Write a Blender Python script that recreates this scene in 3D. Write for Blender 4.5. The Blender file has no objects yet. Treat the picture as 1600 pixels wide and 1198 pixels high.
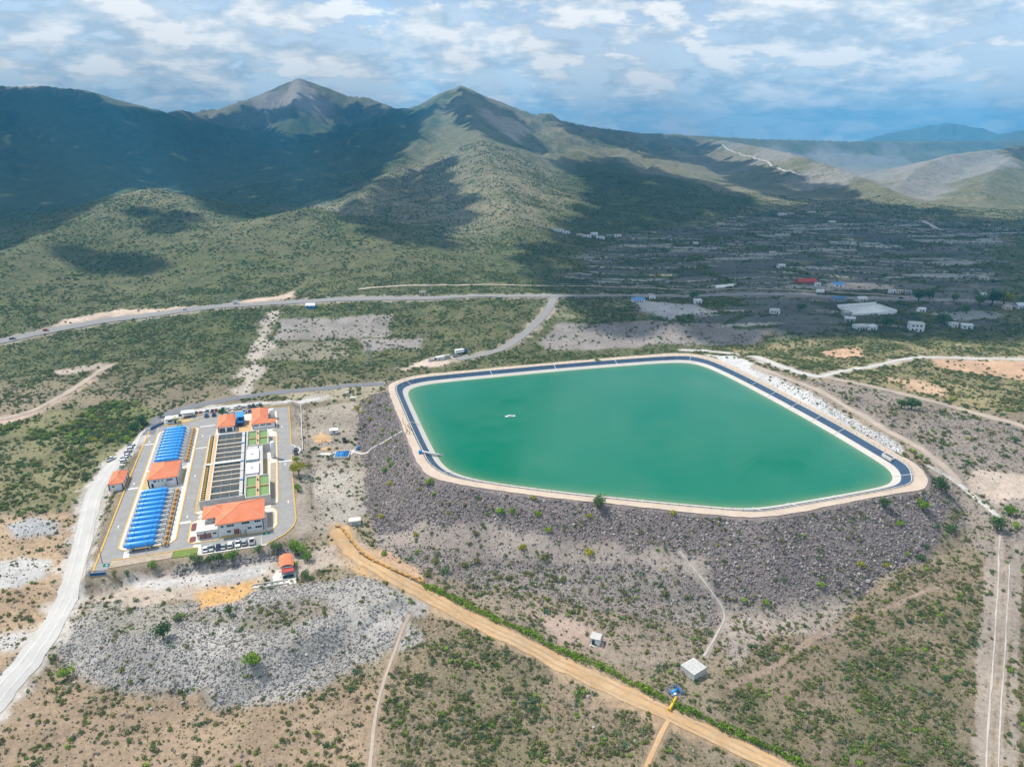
import bpy, bmesh, math, random
import numpy as np
from mathutils import Vector, Matrix
R = math.radians
scene = bpy.context.scene
COL = scene.collection
random.seed(7); rng = np.random.default_rng(7)

# ------------------------------------------------------------------ camera, sky, sun, exposure
CAM_H = 145.0
F_PX, CX, CY, HOR = 1109.0, 800.0, 599.0, 225.0
PITCH = math.atan((CY - HOR) / F_PX)
SUN_EL, SUN_AZ = R(57), math.atan2(0.42, -0.9)        # azimuth measured from +x, the sun stands to the left and a little ahead
SUN = Vector((math.cos(SUN_EL) * math.cos(SUN_AZ), math.cos(SUN_EL) * math.sin(SUN_AZ), math.sin(SUN_EL)))

cam_d = bpy.data.cameras.new('camera'); cam = bpy.data.objects.new('camera', cam_d); COL.objects.link(cam)
cam.location = (0, 0, CAM_H); cam.rotation_euler = (math.pi / 2 - PITCH, 0, 0)
cam_d.sensor_fit = 'HORIZONTAL'; cam_d.sensor_width = 36; cam_d.lens = F_PX / 1600 * 36
cam_d.clip_start = 1; cam_d.clip_end = 60000
scene.camera = cam

sun_d = bpy.data.lights.new('sun', 'SUN'); sun_d.energy = 3.9; sun_d.angle = R(0.53); sun_d.color = (1.0, 0.96, 0.9)
sun_o = bpy.data.objects.new('sun', sun_d); COL.objects.link(sun_o); sun_o.location = (0, 0, 3000)
sun_o.rotation_euler = SUN.to_track_quat('Z', 'Y').to_euler()

vs = scene.view_settings
vs.view_transform = 'Standard'; vs.look = 'None'; vs.gamma = 1; vs.use_curve_mapping = False; vs.exposure = 0.42
scene.cycles.use_denoising = True
scene.cycles.max_bounces = 4; scene.cycles.diffuse_bounces = 1; scene.cycles.glossy_bounces = 1
scene.cycles.use_adaptive_sampling = True; scene.cycles.adaptive_threshold = 0.02; scene.cycles.transmission_bounces = 1; scene.cycles.volume_bounces = 0; scene.cycles.transparent_max_bounces = 12
scene.cycles.caustics_reflective = False; scene.cycles.caustics_refractive = False

def N(nt, typ, **kw):
    n = nt.nodes.new(typ)
    for k, v in kw.items():
        if k.startswith('i_'):
            n.inputs[k[2:].replace('_', ' ')].default_value = v
        else:
            setattr(n, k, v)
    return n
def ramp(nt, fac, stops, interp='LINEAR'):
    r = nt.nodes.new('ShaderNodeValToRGB'); r.color_ramp.interpolation = interp
    el = r.color_ramp.elements
    while len(el) < len(stops): el.new(0.5)
    for e, (p, c) in zip(el, stops):
        e.position = p; e.color = (*c, 1) if len(c) == 3 else c
    nt.links.new(fac, r.inputs[0]); return r
def math_n(nt, op, a, b=None, clamp=False):
    n = nt.nodes.new('ShaderNodeMath'); n.operation = op; n.use_clamp = clamp
    for i, s in enumerate((a, b)):
        if s is None: continue
        if isinstance(s, (int, float)): n.inputs[i].default_value = s
        else: nt.links.new(s, n.inputs[i])
    return n.outputs[0]
def mixc(nt, fac, a, b, mode='MIX'):
    n = nt.nodes.new('ShaderNodeMix'); n.data_type = 'RGBA'; n.blend_type = mode
    for s, i in ((fac, 0), (a, 6), (b, 7)):
        if isinstance(s, (int, float)): n.inputs[i].default_value = s
        elif isinstance(s, tuple): n.inputs[i].default_value = (*s, 1) if len(s) == 3 else s
        else: nt.links.new(s, n.inputs[i])
    return n.outputs[2]

world = bpy.data.worlds.new('World'); scene.world = world; world.use_nodes = True
world.cycles.sampling_method = 'NONE'
nt = world.node_tree; nt.nodes.clear()
sky = N(nt, 'ShaderNodeTexSky', sky_type='NISHITA', sun_disc=False, sun_elevation=SUN_EL, altitude=1900, air_density=1.0, dust_density=0.6, ozone_density=2.0)
sky.sun_rotation = math.pi / 2 - SUN_AZ
bg_sky = N(nt, 'ShaderNodeBackground'); bg_sky.inputs[1].default_value = 0.115
nt.links.new(sky.outputs[0], bg_sky.inputs[0])
geo = N(nt, 'ShaderNodeTexCoord')
sep = N(nt, 'ShaderNodeSeparateXYZ'); nt.links.new(geo.outputs['Generated'], sep.inputs[0])
zc = math_n(nt, 'MAXIMUM', sep.outputs[2], 0.0)
def cloud_coord(dz):
    den = math_n(nt, 'ADD', math_n(nt, 'ADD', zc, dz), 0.24)
    c = N(nt, 'ShaderNodeCombineXYZ')
    nt.links.new(math_n(nt, 'DIVIDE', sep.outputs[0], den), c.inputs[0])
    nt.links.new(math_n(nt, 'DIVIDE', sep.outputs[1], den), c.inputs[1])
    return c.outputs[0]
def cloud_noise(coord, scale, detail, rough, dist=0.0):
    n = N(nt, 'ShaderNodeTexNoise'); n.inputs['Scale'].default_value = scale; n.inputs['Detail'].default_value = detail
    n.inputs['Roughness'].default_value = rough; n.inputs['Distortion'].default_value = dist
    nt.links.new(coord, n.inputs['Vector']); return n.outputs[0]
def mapr_w(v, a, b, c, d):
    n = N(nt, 'ShaderNodeMapRange', interpolation_type='SMOOTHSTEP')
    for i, q in zip((1, 2, 3, 4), (a, b, c, d)): n.inputs[i].default_value = q
    nt.links.new(v, n.inputs[0]); return n.outputs[0]
cA, cB = cloud_coord(0.0), cloud_coord(0.034)
n1 = cloud_noise(cA, 1.35, 4, 0.5); n2 = cloud_noise(cA, 4.6, 8, 0.60); n2u = cloud_noise(cB, 4.6, 8, 0.60)   # broad banks; cumulus heaps
low = mapr_w(zc, 0.0, 0.34, 0.92, 0.0)                       # more layers of cloud stack up towards the horizon
veil = math_n(nt, 'MAXIMUM', mapr_w(n1, 0.36, 0.58, 0.10, 0.80), low)
dens = math_n(nt, 'ADD', math_n(nt, 'MULTIPLY', n1, 0.42), math_n(nt, 'MULTIPLY', n2, 0.58))
heap = mapr_w(dens, 0.435, 0.50, 0.0, 0.97)
lit = math_n(nt, 'ADD', math_n(nt, 'MULTIPLY', math_n(nt, 'SUBTRACT', n2, n2u), 4.2), 0.46, clamp=True)
ccol = ramp(nt, lit, [(0.0, (0.52, 0.63, 0.74)), (0.42, (0.70, 0.78, 0.85)), (0.68, (0.86, 0.89, 0.91)), (0.95, (1.06, 1.05, 1.03))])
vcol = mixc(nt, heap, mixc(nt, low, (0.62, 0.74, 0.85), (0.88, 0.96, 1.02)), ccol.outputs[0])
mask = math_n(nt, 'MAXIMUM', veil, heap)
bg_cl = N(nt, 'ShaderNodeBackground'); bg_cl.inputs[1].default_value = 0.92
nt.links.new(vcol, bg_cl.inputs[0])
mixs = N(nt, 'ShaderNodeMixShader'); nt.links.new(mask, mixs.inputs[0])
nt.links.new(bg_sky.outputs[0], mixs.inputs[1]); nt.links.new(bg_cl.outputs[0], mixs.inputs[2])
wo = N(nt, 'ShaderNodeOutputWorld'); nt.links.new(mixs.outputs[0], wo.inputs[0])

# ------------------------------------------------------------------ helpers: noise, rays, terrain
def _hash(ix, iy, seed):
    h = (ix.astype(np.int64) * 374761393 + iy.astype(np.int64) * 668265263 + seed * 974634547) & 0xffffffff
    h = ((h ^ (h >> 13)) * 1274126177) & 0xffffffff
    h = h ^ (h >> 16)
    return (h & 0xffff) / 65535.0
def vnoise(x, y, seed=0):
    ix = np.floor(x); iy = np.floor(y); fx = x - ix; fy = y - iy
    fx = fx * fx * (3 - 2 * fx); fy = fy * fy * (3 - 2 * fy)
    a = _hash(ix, iy, seed); b = _hash(ix + 1, iy, seed); c = _hash(ix, iy + 1, seed); d = _hash(ix + 1, iy + 1, seed)
    return (a + (b - a) * fx) * (1 - fy) + (c + (d - c) * fx) * fy
def fbm(x, y, size, octv=4, seed=0, gain=0.5):
    s = 0; amp = 1; tot = 0; q = 1.0 / size
    for o in range(octv):
        s = s + amp * vnoise(x * q + 17.3 * o, y * q - 9.1 * o, seed + o); tot += amp; amp *= gain; q *= 2.03
    return s / tot                                       # 0..1
CP, SP = math.cos(PITCH), math.sin(PITCH)
def ray(px, py):
    u = (np.asarray(px, float) - CX) / F_PX; v = (CY - np.asarray(py, float)) / F_PX
    return u, CP + v * SP, -SP + v * CP
def at_depth(px, py, D):                                  # the point of the sight line whose forward distance is D metres
    dx, dy, dz = ray(px, py); return np.array([dx / dy * D, D, CAM_H + dz / dy * D])
def at_z(px, py, z):
    dx, dy, dz = ray(px, py); t = (z - CAM_H) / dz; return dx * t, dy * t
def seg_dist(x, y, ax, ay, bx, by):
    vx, vy = bx - ax, by - ay; L2 = vx * vx + vy * vy + 1e-9
    t = np.clip(((x - ax) * vx + (y - ay) * vy) / L2, 0, 1)
    return np.hypot(x - ax - t * vx, y - ay - t * vy), t
def sdf_poly(x, y, P):                                    # negative inside
    P = np.asarray(P, float); n = len(P); d = np.full(x.shape, 1e9); ins = np.zeros(x.shape, bool)
    for i in range(n):
        ax, ay = P[i]; bx, by = P[(i + 1) % n]
        dd, _ = seg_dist(x, y, ax, ay, bx, by); d = np.minimum(d, dd)
        c = (ay > y) != (by > y)
        if by != ay: ins ^= c & (x < (bx - ax) * (y - ay) / (by - ay) + ax)
    return np.where(ins, -d, d)
def smooth01(t): t = np.clip(t, 0, 1); return t * t * (3 - 2 * t)
def chaikin(P, it=2, closed=True):
    P = [np.array(p, float) for p in P]
    for _ in range(it):
        Q = []; n = len(P)
        for i in range(n if closed else n - 1):
            a, b = P[i], P[(i + 1) % n]; Q += [a * .75 + b * .25, a * .25 + b * .75]
        if not closed: Q = [P[0]] + Q + [P[-1]]
        P = Q
    return np.array(P)
def resample(P, step, closed=False):
    P = np.array(P, float)
    if closed: P = np.vstack([P, P[:1]])
    s = np.concatenate([[0], np.cumsum(np.linalg.norm(np.diff(P, axis=0), axis=1))])
    n = max(2, int(round(s[-1] / step))); t = np.linspace(0, s[-1], n + 1)
    Q = np.stack([np.interp(t, s, P[:, k]) for k in range(P.shape[1])], 1)
    return Q[:-1] if closed else Q
def inset(P, d):                                          # closed polygon, counter-clockwise; positive goes inwards
    P = np.array(P); a = np.roll(P, 1, 0); b = np.roll(P, -1, 0)
    t = b - a; t /= np.linalg.norm(t, axis=1)[:, None] + 1e-9
    return P + np.stack([-t[:, 1], t[:, 0]], 1) * d
def ccw(P):
    P = np.array(P); A = np.sum(P[:, 0] * np.roll(P[:, 1], -1) - np.roll(P[:, 0], -1) * P[:, 1])
    return P if A > 0 else P[::-1]

# plant frame: u across, v along the works
TH = R(18.7); PO = np.array([-141.34, 219.2])
UX = np.array([math.cos(TH), math.sin(TH)]); VX = np.array([-math.sin(TH), math.cos(TH)])
def PW(u, v): q = PO + UX * u + VX * v; return float(q[0]), float(q[1])

CREST_Z, WATER_Z = 11.6, 9.1
crest_in_px = [(616, 606), (622, 599), (650, 590), (720, 583), (860, 570), (960, 562), (1061, 555), (1094, 558.5), (1122, 567), (1187, 598), (1312, 664),
               (1387, 708), (1421, 727), (1427, 745), (1425, 757), (1390, 765), (1312, 779), (1230, 793), (1187, 800), (1140, 797), (1000, 784), (860, 769.5), (736, 752), (694, 742), (668, 724), (660, 706), (647, 680), (625, 628)]
crest_out_px = [(604, 608), (608, 599), (645, 586), (720, 579), (860, 566), (960, 558), (1061, 550), (1098, 554), (1127, 562), (1190, 593), (1316, 659),
                (1397, 706), (1434, 724), (1452, 746), (1450, 764), (1400, 772), (1359, 777), (1266, 798), (1187, 810), (1100, 804), (937, 785), (856, 777), (742, 762), (690, 751), (664, 742), (650, 722), (636, 686), (620, 647)]
CIN = ccw([at_z(x, y, CREST_Z) for x, y in crest_in_px]); COUT = ccw([at_z(x, y, CREST_Z) for x, y in crest_out_px])

base_ctrl = [(0, 640, -2), (0, 800, -2), (60, 900, -3), (0, 1050, -7), (60, 1000, -6), (60, 1150, -9), (100, 1060, -9.5), (330, 1110, -11), (300, 1180, -11), (600, 1150, -11),
  (560, 1050, -9.5), (900, 1150, -13), (1200, 1190, -14), (1450, 1150, -12), (1590, 1100, -10), (1700, 1000, -8), (1560, 900, -3), (1580, 800, 3), (1500, 700, 8), (1440, 690, 11), (1400, 640, 14), (1300, 600, 16), (1200, 575, 15),
  (1590, 640, 10), (1700, 700, 8), (1590, 560, 5), (1350, 560, 9), (1200, 540, 4), (1100, 535, 2), (900, 535, -1), (600, 570, -2), (300, 560, -4), (50, 560, -5), (500, 700, 0), (540, 800, 0),
  (600, 880, -4), (800, 920, -7), (1000, 960, -9), (1100, 1000, -11), (1150, 960, -10), (1300, 960, -9), (1450, 900, -5), (420, 890, -3), (250, 930, -3.5), (700, 1000, -8), (560, 950, -5), (150, 960, -5),
  (200, 500, -4), (600, 480, -3), (1000, 470, -3), (1400, 490, 0), (1700, 490, 0), (-200, 520, -4), (-200, 800, -2), (1900, 600, 4)]
BC = np.array([[*at_z(px, py, z), z] for px, py, z in base_ctrl])
MOUND = np.array([at_z(px, py, -4) for px, py in [(165, 940), (150, 985), (230, 1018), (330, 1030), (430, 1018), (500, 985), (545, 962), (622, 935), (560, 905), (430, 915), (300, 945)]])
PAD = np.array([PW(u, v) for u, v in [(-10, -1), (-10, 143), (-2, 158), (66, 168), (67, 8), (50, 0.5), (27, 0.0), (18, 2.2), (-3, 2.2), (-3.2, -1.5)]])

SS = 1.45
ridges_px = [  # (slope, [(px, py, forward distance)])
 (0.34, [(-260, 150, 2500), (-120, 138, 2350), (0, 135, 2250), (70, 136, 2200), (130, 141, 2150), (165, 153, 2120), (200, 171, 2100), (222, 175, 2150), (240, 171, 2200), (262, 180, 2260), (277, 172, 2300), (300, 178, 2350), (326, 185, 2450)]),
 (0.32, [(70, 136, 2200), (95, 200, 1750), (150, 262, 1400), (190, 296, 1180), (225, 305, 1050)]),
 (0.42, [(326, 185, 3000), (345, 174, 3000), (364, 173, 3050), (395, 155, 3100), (440, 133, 3200), (468, 122, 3200), (500, 138, 3200), (528, 151, 3200), (572, 152, 3100), (600, 163, 3000), (626, 176, 2850)]),
 (0.34, [(468, 122, 3200), (460, 180, 2700), (430, 250, 2100), (400, 310, 1500)]),
 (0.38, [(626, 176, 2850), (660, 163, 2500), (690, 146, 2400), (720, 136, 2350), (745, 145, 2350), (790, 164, 2400), (830, 178, 2450), (920, 198, 2600), (1000, 208, 2800), (1060, 211, 3000)]),
 (0.27, [(720, 136, 2350), (745, 200, 1500), (770, 265, 1030), (800, 335, 770), (815, 395, 600)]),
 (0.32, [(700, 142, 2360), (660, 215, 1550), (600, 280, 1100), (545, 330, 830)]),
 (0.28, [(860, 185, 2480), (900, 250, 1800), (960, 300, 1400)]),
 (0.20, [(-250, 480, 400), (0, 404, 500), (100, 361, 610), (200, 311, 725), (240, 299, 765), (285, 318, 740), (320, 340, 690), (390, 372, 610)]),
 (0.19, [(240, 299, 765), (290, 350, 665), (340, 405, 560)]),
 (0.19, [(400, 355, 640), (450, 336, 660), (490, 327, 670), (540, 350, 630), (600, 385, 560)]),
 (0.40, [(1060, 211, 3000), (1170, 217, 3300), (1330, 221, 3500), (1480, 221, 3800), (1700, 218, 4200), (2000, 214, 4500)]),
 (0.32, [(1110, 217, 3050), (1170, 228, 2300), (1230, 240, 1800), (1300, 262, 1450), (1390, 300, 1180)]),
 (0.34, [(1400, 296, 1300), (1430, 266, 1520), (1480, 244, 1700), (1600, 229, 1900), (1760, 220, 2050), (1950, 215, 2150)]),
 (0.32, [(1600, 229, 1900), (1560, 262, 1500), (1530, 300, 1200)]),
 (0.36, [(1290, 226, 6600), (1340, 222, 6500), (1380, 211, 6400), (1440, 197, 6300), (1490, 191, 6300), (1530, 198, 6200), (1556, 211, 6000), (1600, 203, 5600), (1680, 188, 5400), (1800, 196, 5400)]),
]
RIDGES = [(sl, np.array([at_depth(px, py, D * SS) for px, py, D in pts])) for sl, pts in ridges_px]
def mountains(x, y):
    z = np.zeros(x.shape)
    far = y > 500
    if not far.any(): return z
    X, Y = x[far], y[far]
    wx = (fbm(X, Y, 260, 3, 50) - .5) * 90; wy = (fbm(X, Y, 260, 3, 60) - .5) * 90
    m = np.zeros(X.shape)
    for sl, P in RIDGES:
        ex = 1.25 if sl < .215 else 2.0
        best = np.zeros(X.shape); d0 = np.full(X.shape, 1e9)
        for i in range(len(P) - 1):
            d, t = seg_dist(X, Y, P[i, 0], P[i, 1], P[i + 1, 0], P[i + 1, 1])
            dw, _ = seg_dist(X + wx, Y + wy, P[i, 0], P[i, 1], P[i + 1, 0], P[i + 1, 1])
            k = smooth01(d / 160.0); d = d * (1 - k) + dw * k
            h = np.maximum(P[i, 2] + (P[i + 1, 2] - P[i, 2]) * t + 4, 2); W = ex * h / sl
            best = np.maximum(best, h * np.clip(1 - d / W, 0, 1) ** ex); d0 = np.minimum(d0, d)
        gull = np.abs(fbm(X + wx, Y + wy, 180, 4, 80) - .5) * 2
        best = best * (1 - 0.30 * (1 - gull) ** 2 * smooth01(d0 / 220.0))
        k = 14.0; h = np.clip(k - np.abs(m - best), 0, None) / k
        m = np.maximum(m, best) + h * h * k / 4
    m += (fbm(X, Y, 60, 3, 90) - .5) * 9 * smooth01(m / 60)
    z[far] = m * smooth01((Y - 500) / 140.0)
    return z
_road_rock = None
def height(x, y):
    x = np.asarray(x, float); y = np.asarray(y, float)
    d2 = (x[..., None] - BC[:, 0]) ** 2 + (y[..., None] - BC[:, 1]) ** 2 if x.size < 60000 else None
    if d2 is not None:
        w = 1 / (d2 + 60.0) ** 1.6; z = (w * BC[:, 2]).sum(-1) / w.sum(-1)
    else:
        num = np.zeros(x.shape); den = np.zeros(x.shape)
        for bx, by, bz in BC:
            w = 1 / ((x - bx) ** 2 + (y - by) ** 2 + 60.0) ** 1.6; num += w * bz; den += w
        z = num / den
    far = smooth01((y - 700) / 500); z = z * (1 - far) - 1.0 * far
    z = z + (fbm(x, y, 45, 4, 3) - .5) * 3.0 + (fbm(x, y, 6, 3, 5) - .5) * 0.7
    z = z + mountains(x, y)
    near = (y < 560) & (np.abs(x) < 420)
    if near.any():
        X, Y, Z = x[near], y[near], z[near]
        dm = sdf_poly(X, Y, MOUND)
        Z = np.maximum(Z, -2.8 + (fbm(X, Y, 9, 3, 21) - .5) * 1.8 - np.clip(dm + (fbm(X, Y, 12, 3, 23) - .5) * 5, 0, None) / 1.55)
        d = sdf_poly(X, Y, COUT)
        rough = (fbm(X, Y, 4, 3, 31) - .5) * 0.7
        Z = np.where(d > 0, np.clip(Z, CREST_Z - d / 1.42 + rough, CREST_Z + d / 1.7 + rough * .6), CREST_Z - 0.25)
        di = sdf_poly(X, Y, CIN)
        Z = np.where(di < 0, CREST_Z - 0.25 + di * 2.0, Z); Z = np.where(di < -6, CREST_Z - 12.25, Z)
        dp = sdf_poly(X, Y, PAD)
        k = smooth01(1 - dp / 5.5); Z = Z * (1 - k) + (-0.12) * k
        z = z.copy(); z[near] = Z
    return z

# polar sheet of the ground: fine in front of the camera, coarse all round
AZ_D = np.radians(np.arange(-46, 46.01, 0.1)); AZ_C = np.radians(np.arange(50, 311, 6.0))
AZ = np.concatenate([AZ_D, AZ_C]); ND = len(AZ_D)
RR = [0.0, 45.0, 90.0, 118.0]
while RR[-1] < 12300: RR.append(RR[-1] * (1.0062 if RR[-1] < 3000 else 1.0085))
RR = np.array(RR); NR, NA = len(RR), len(AZ)
gx = RR[:, None] * np.sin(AZ)[None]; gy = RR[:, None] * np.cos(AZ)[None]
GZ = height(gx.ravel(), gy.ravel()).reshape(NR, NA)
def hmap(x, y):
    x = np.asarray(x, float); y = np.asarray(y, float)
    a = np.clip((np.arctan2(x, y) - AZ_D[0]) / (AZ_D[1] - AZ_D[0]), 0, ND - 1.001); r = np.hypot(x, y)
    ia = a.astype(int); fa = a - ia
    ir = np.clip(np.searchsorted(RR, r) - 1, 0, NR - 2); fr = np.clip((r - RR[ir]) / (RR[ir + 1] - RR[ir]), 0, 1)
    z0 = GZ[ir, ia] * (1 - fa) + GZ[ir, ia + 1] * fa; z1 = GZ[ir + 1, ia] * (1 - fa) + GZ[ir + 1, ia + 1] * fa
    return z0 * (1 - fr) + z1 * fr
def h1(x, y): return float(hmap(np.array([x]), np.array([y]))[0])
def raycast(pxs, pys):
    dx, dy, dz = ray(np.atleast_1d(np.asarray(pxs, float)), np.atleast_1d(np.asarray(pys, float)))
    hr = np.hypot(dx, dy); a = np.clip((np.arctan2(dx, dy) - AZ_D[0]) / (AZ_D[1] - AZ_D[0]), 0, ND - 1.001)
    ia = a.astype(int); fa = a - ia; out = np.zeros((len(dx), 3))
    for i in range(len(dx)):
        prof = GZ[3:, ia[i]] * (1 - fa[i]) + GZ[3:, ia[i] + 1] * fa[i]
        diff = CAM_H + dz[i] / hr[i] * RR[3:] - prof
        k = np.argmax(diff < 0) if (diff < 0).any() else len(diff) - 1
        if k == 0: r = RR[3]
        else:
            f = diff[k - 1] / (diff[k - 1] - diff[k] + 1e-9); r = RR[2 + k] + (RR[3 + k] - RR[2 + k]) * min(max(f, 0), 1)
        t = r / hr[i]; out[i] = (dx[i] * t, dy[i] * t, CAM_H + dz[i] * t)
    return out
def gp(px, py): return raycast([px], [py])[0]
def gpoly(pts): a = np.array(pts, float); return raycast(a[:, 0], a[:, 1])
# ------------------------------------------------------------------ materials
MATS = {}
def new_mat(name):
    m = bpy.data.materials.new(name); m.use_nodes = True
    nt = m.node_tree; nt.nodes.clear()
    out = nt.nodes.new('ShaderNodeOutputMaterial'); b = nt.nodes.new('ShaderNodeBsdfPrincipled')
    nt.links.new(b.outputs[0], out.inputs[0]); MATS[name] = m
    return m, nt, b
def noise_n(nt, scale, detail=3, rough=0.55, coord='Position', dist=0.0):
    g = nt.nodes.new('ShaderNodeNewGeometry') if coord == 'Position' else nt.nodes.new('ShaderNodeTexCoord')
    n = nt.nodes.new('ShaderNodeTexNoise'); n.inputs['Scale'].default_value = scale; n.inputs['Detail'].default_value = detail
    n.inputs['Roughness'].default_value = rough; n.inputs['Distortion'].default_value = dist
    nt.links.new(g.outputs[coord], n.inputs['Vector']); return n.outputs[0]
def mapr(nt, v, a, b, c, d, smooth=False):
    n = nt.nodes.new('ShaderNodeMapRange'); n.interpolation_type = 'SMOOTHSTEP' if smooth else 'LINEAR'
    for i, q in zip((1, 2, 3, 4), (a, b, c, d)): n.inputs[i].default_value = q
    nt.links.new(v, n.inputs[0]); return n.outputs[0]
def plain(name, col, rough=0.7, metal=0.0, var=0.12, scale=0.8, spec=0.3, dirt=0.0, dirtcol=(0.2, 0.17, 0.13), bump=0.0, coord='Position'):
    """one colour with blotchy wear, optional dirt"""
    m, nt, b = new_mat(name)
    n = noise_n(nt, scale, 5, 0.6, coord); n2 = noise_n(nt, scale * 7.3, 3, 0.6, coord)
    k = math_n(nt, 'ADD', mapr(nt, n, 0.25, 0.75, 1 - var, 1 + var), mapr(nt, n2, 0.25, 0.75, -var * .5, var * .5))
    cc = nt.nodes.new('ShaderNodeVectorMath'); cc.operation = 'SCALE'; cc.inputs[0].default_value = col
    nt.links.new(k, cc.inputs['Scale']); c = cc.outputs[0]
    if dirt > 0:
        c = mixc(nt, math_n(nt, 'MULTIPLY', mapr(nt, noise_n(nt, scale * 2.1, 6, 0.7, coord), 0.42, 0.72, 0, 1, True), dirt), c, dirtcol)
    nt.links.new(c, b.inputs['Base Color'])
    b.inputs['Roughness'].default_value = rough; b.inputs['Metallic'].default_value = metal; b.inputs['Specular IOR Level'].default_value = spec
    if bump > 0:
        bp = nt.nodes.new('ShaderNodeBump'); bp.inputs['Strength'].default_value = bump; bp.inputs['Distance'].default_value = 0.2
        nt.links.new(n2, bp.inputs['Height']); nt.links.new(bp.outputs[0], b.inputs['Normal'])
    return m

def ground_mat():
    m, nt, b = new_mat('ground')
    ca = N(nt, 'ShaderNodeAttribute', attribute_name='Col'); va = N(nt, 'ShaderNodeAttribute', attribute_name='veg'); fa = N(nt, 'ShaderNodeAttribute', attribute_name='far')
    nA = noise_n(nt, 0.045, 3, 0.6); nB = noise_n(nt, 0.55, 3, 0.65); nC = noise_n(nt, 3.1, 2, 0.6)
    k = math_n(nt, 'ADD', mapr(nt, nA, 0.3, 0.7, 0.80, 1.16), math_n(nt, 'ADD', mapr(nt, nB, 0.3, 0.7, -0.20, 0.20), mapr(nt, nC, 0.3, 0.7, -0.16, 0.16)))
    sc = nt.nodes.new('ShaderNodeVectorMath'); sc.operation = 'SCALE'
    nt.links.new(ca.outputs['Color'], sc.inputs[0]); nt.links.new(k, sc.inputs['Scale'])
    # small weeds and scrub: a speckle whose grain is coarser on the far hills
    s1 = noise_n(nt, 1.3, 3, 0.62); s2 = noise_n(nt, 0.15, 5, 0.78)
    sp = nt.nodes.new('ShaderNodeMix'); sp.data_type = 'FLOAT'
    nt.links.new(fa.outputs['Fac'], sp.inputs[0]); nt.links.new(s1, sp.inputs[2]); nt.links.new(s2, sp.inputs[3])
    thr = math_n(nt, 'SUBTRACT', 0.70, math_n(nt, 'MULTIPLY', va.outputs['Fac'], 0.235))
    msk = math_n(nt, 'MULTIPLY', math_n(nt, 'SUBTRACT', sp.outputs[0], thr), 16.0, clamp=True)
    gcol = ramp(nt, nA, [(0.3, (0.046, 0.070, 0.026)), (0.5, (0.075, 0.094, 0.034)), (0.7, (0.115, 0.122, 0.042))])
    c = mixc(nt, math_n(nt, 'MULTIPLY', msk, mapr(nt, fa.outputs['Fac'], 0, 1, 0.45, 0.88)), sc.outputs[0], gcol.outputs[0])
    nt.links.new(c, b.inputs['Base Color']); b.inputs['Roughness'].default_value = 0.95; b.inputs['Specular IOR Level'].default_value = 0.1
    bp = nt.nodes.new('ShaderNodeBump'); bp.inputs['Strength'].default_value = 0.55; bp.inputs['Distance'].default_value = 0.7
    nt.links.new(nB, bp.inputs['Height']); nt.links.new(bp.outputs[0], b.inputs['Normal'])
    return m
ground_mat()

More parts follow.
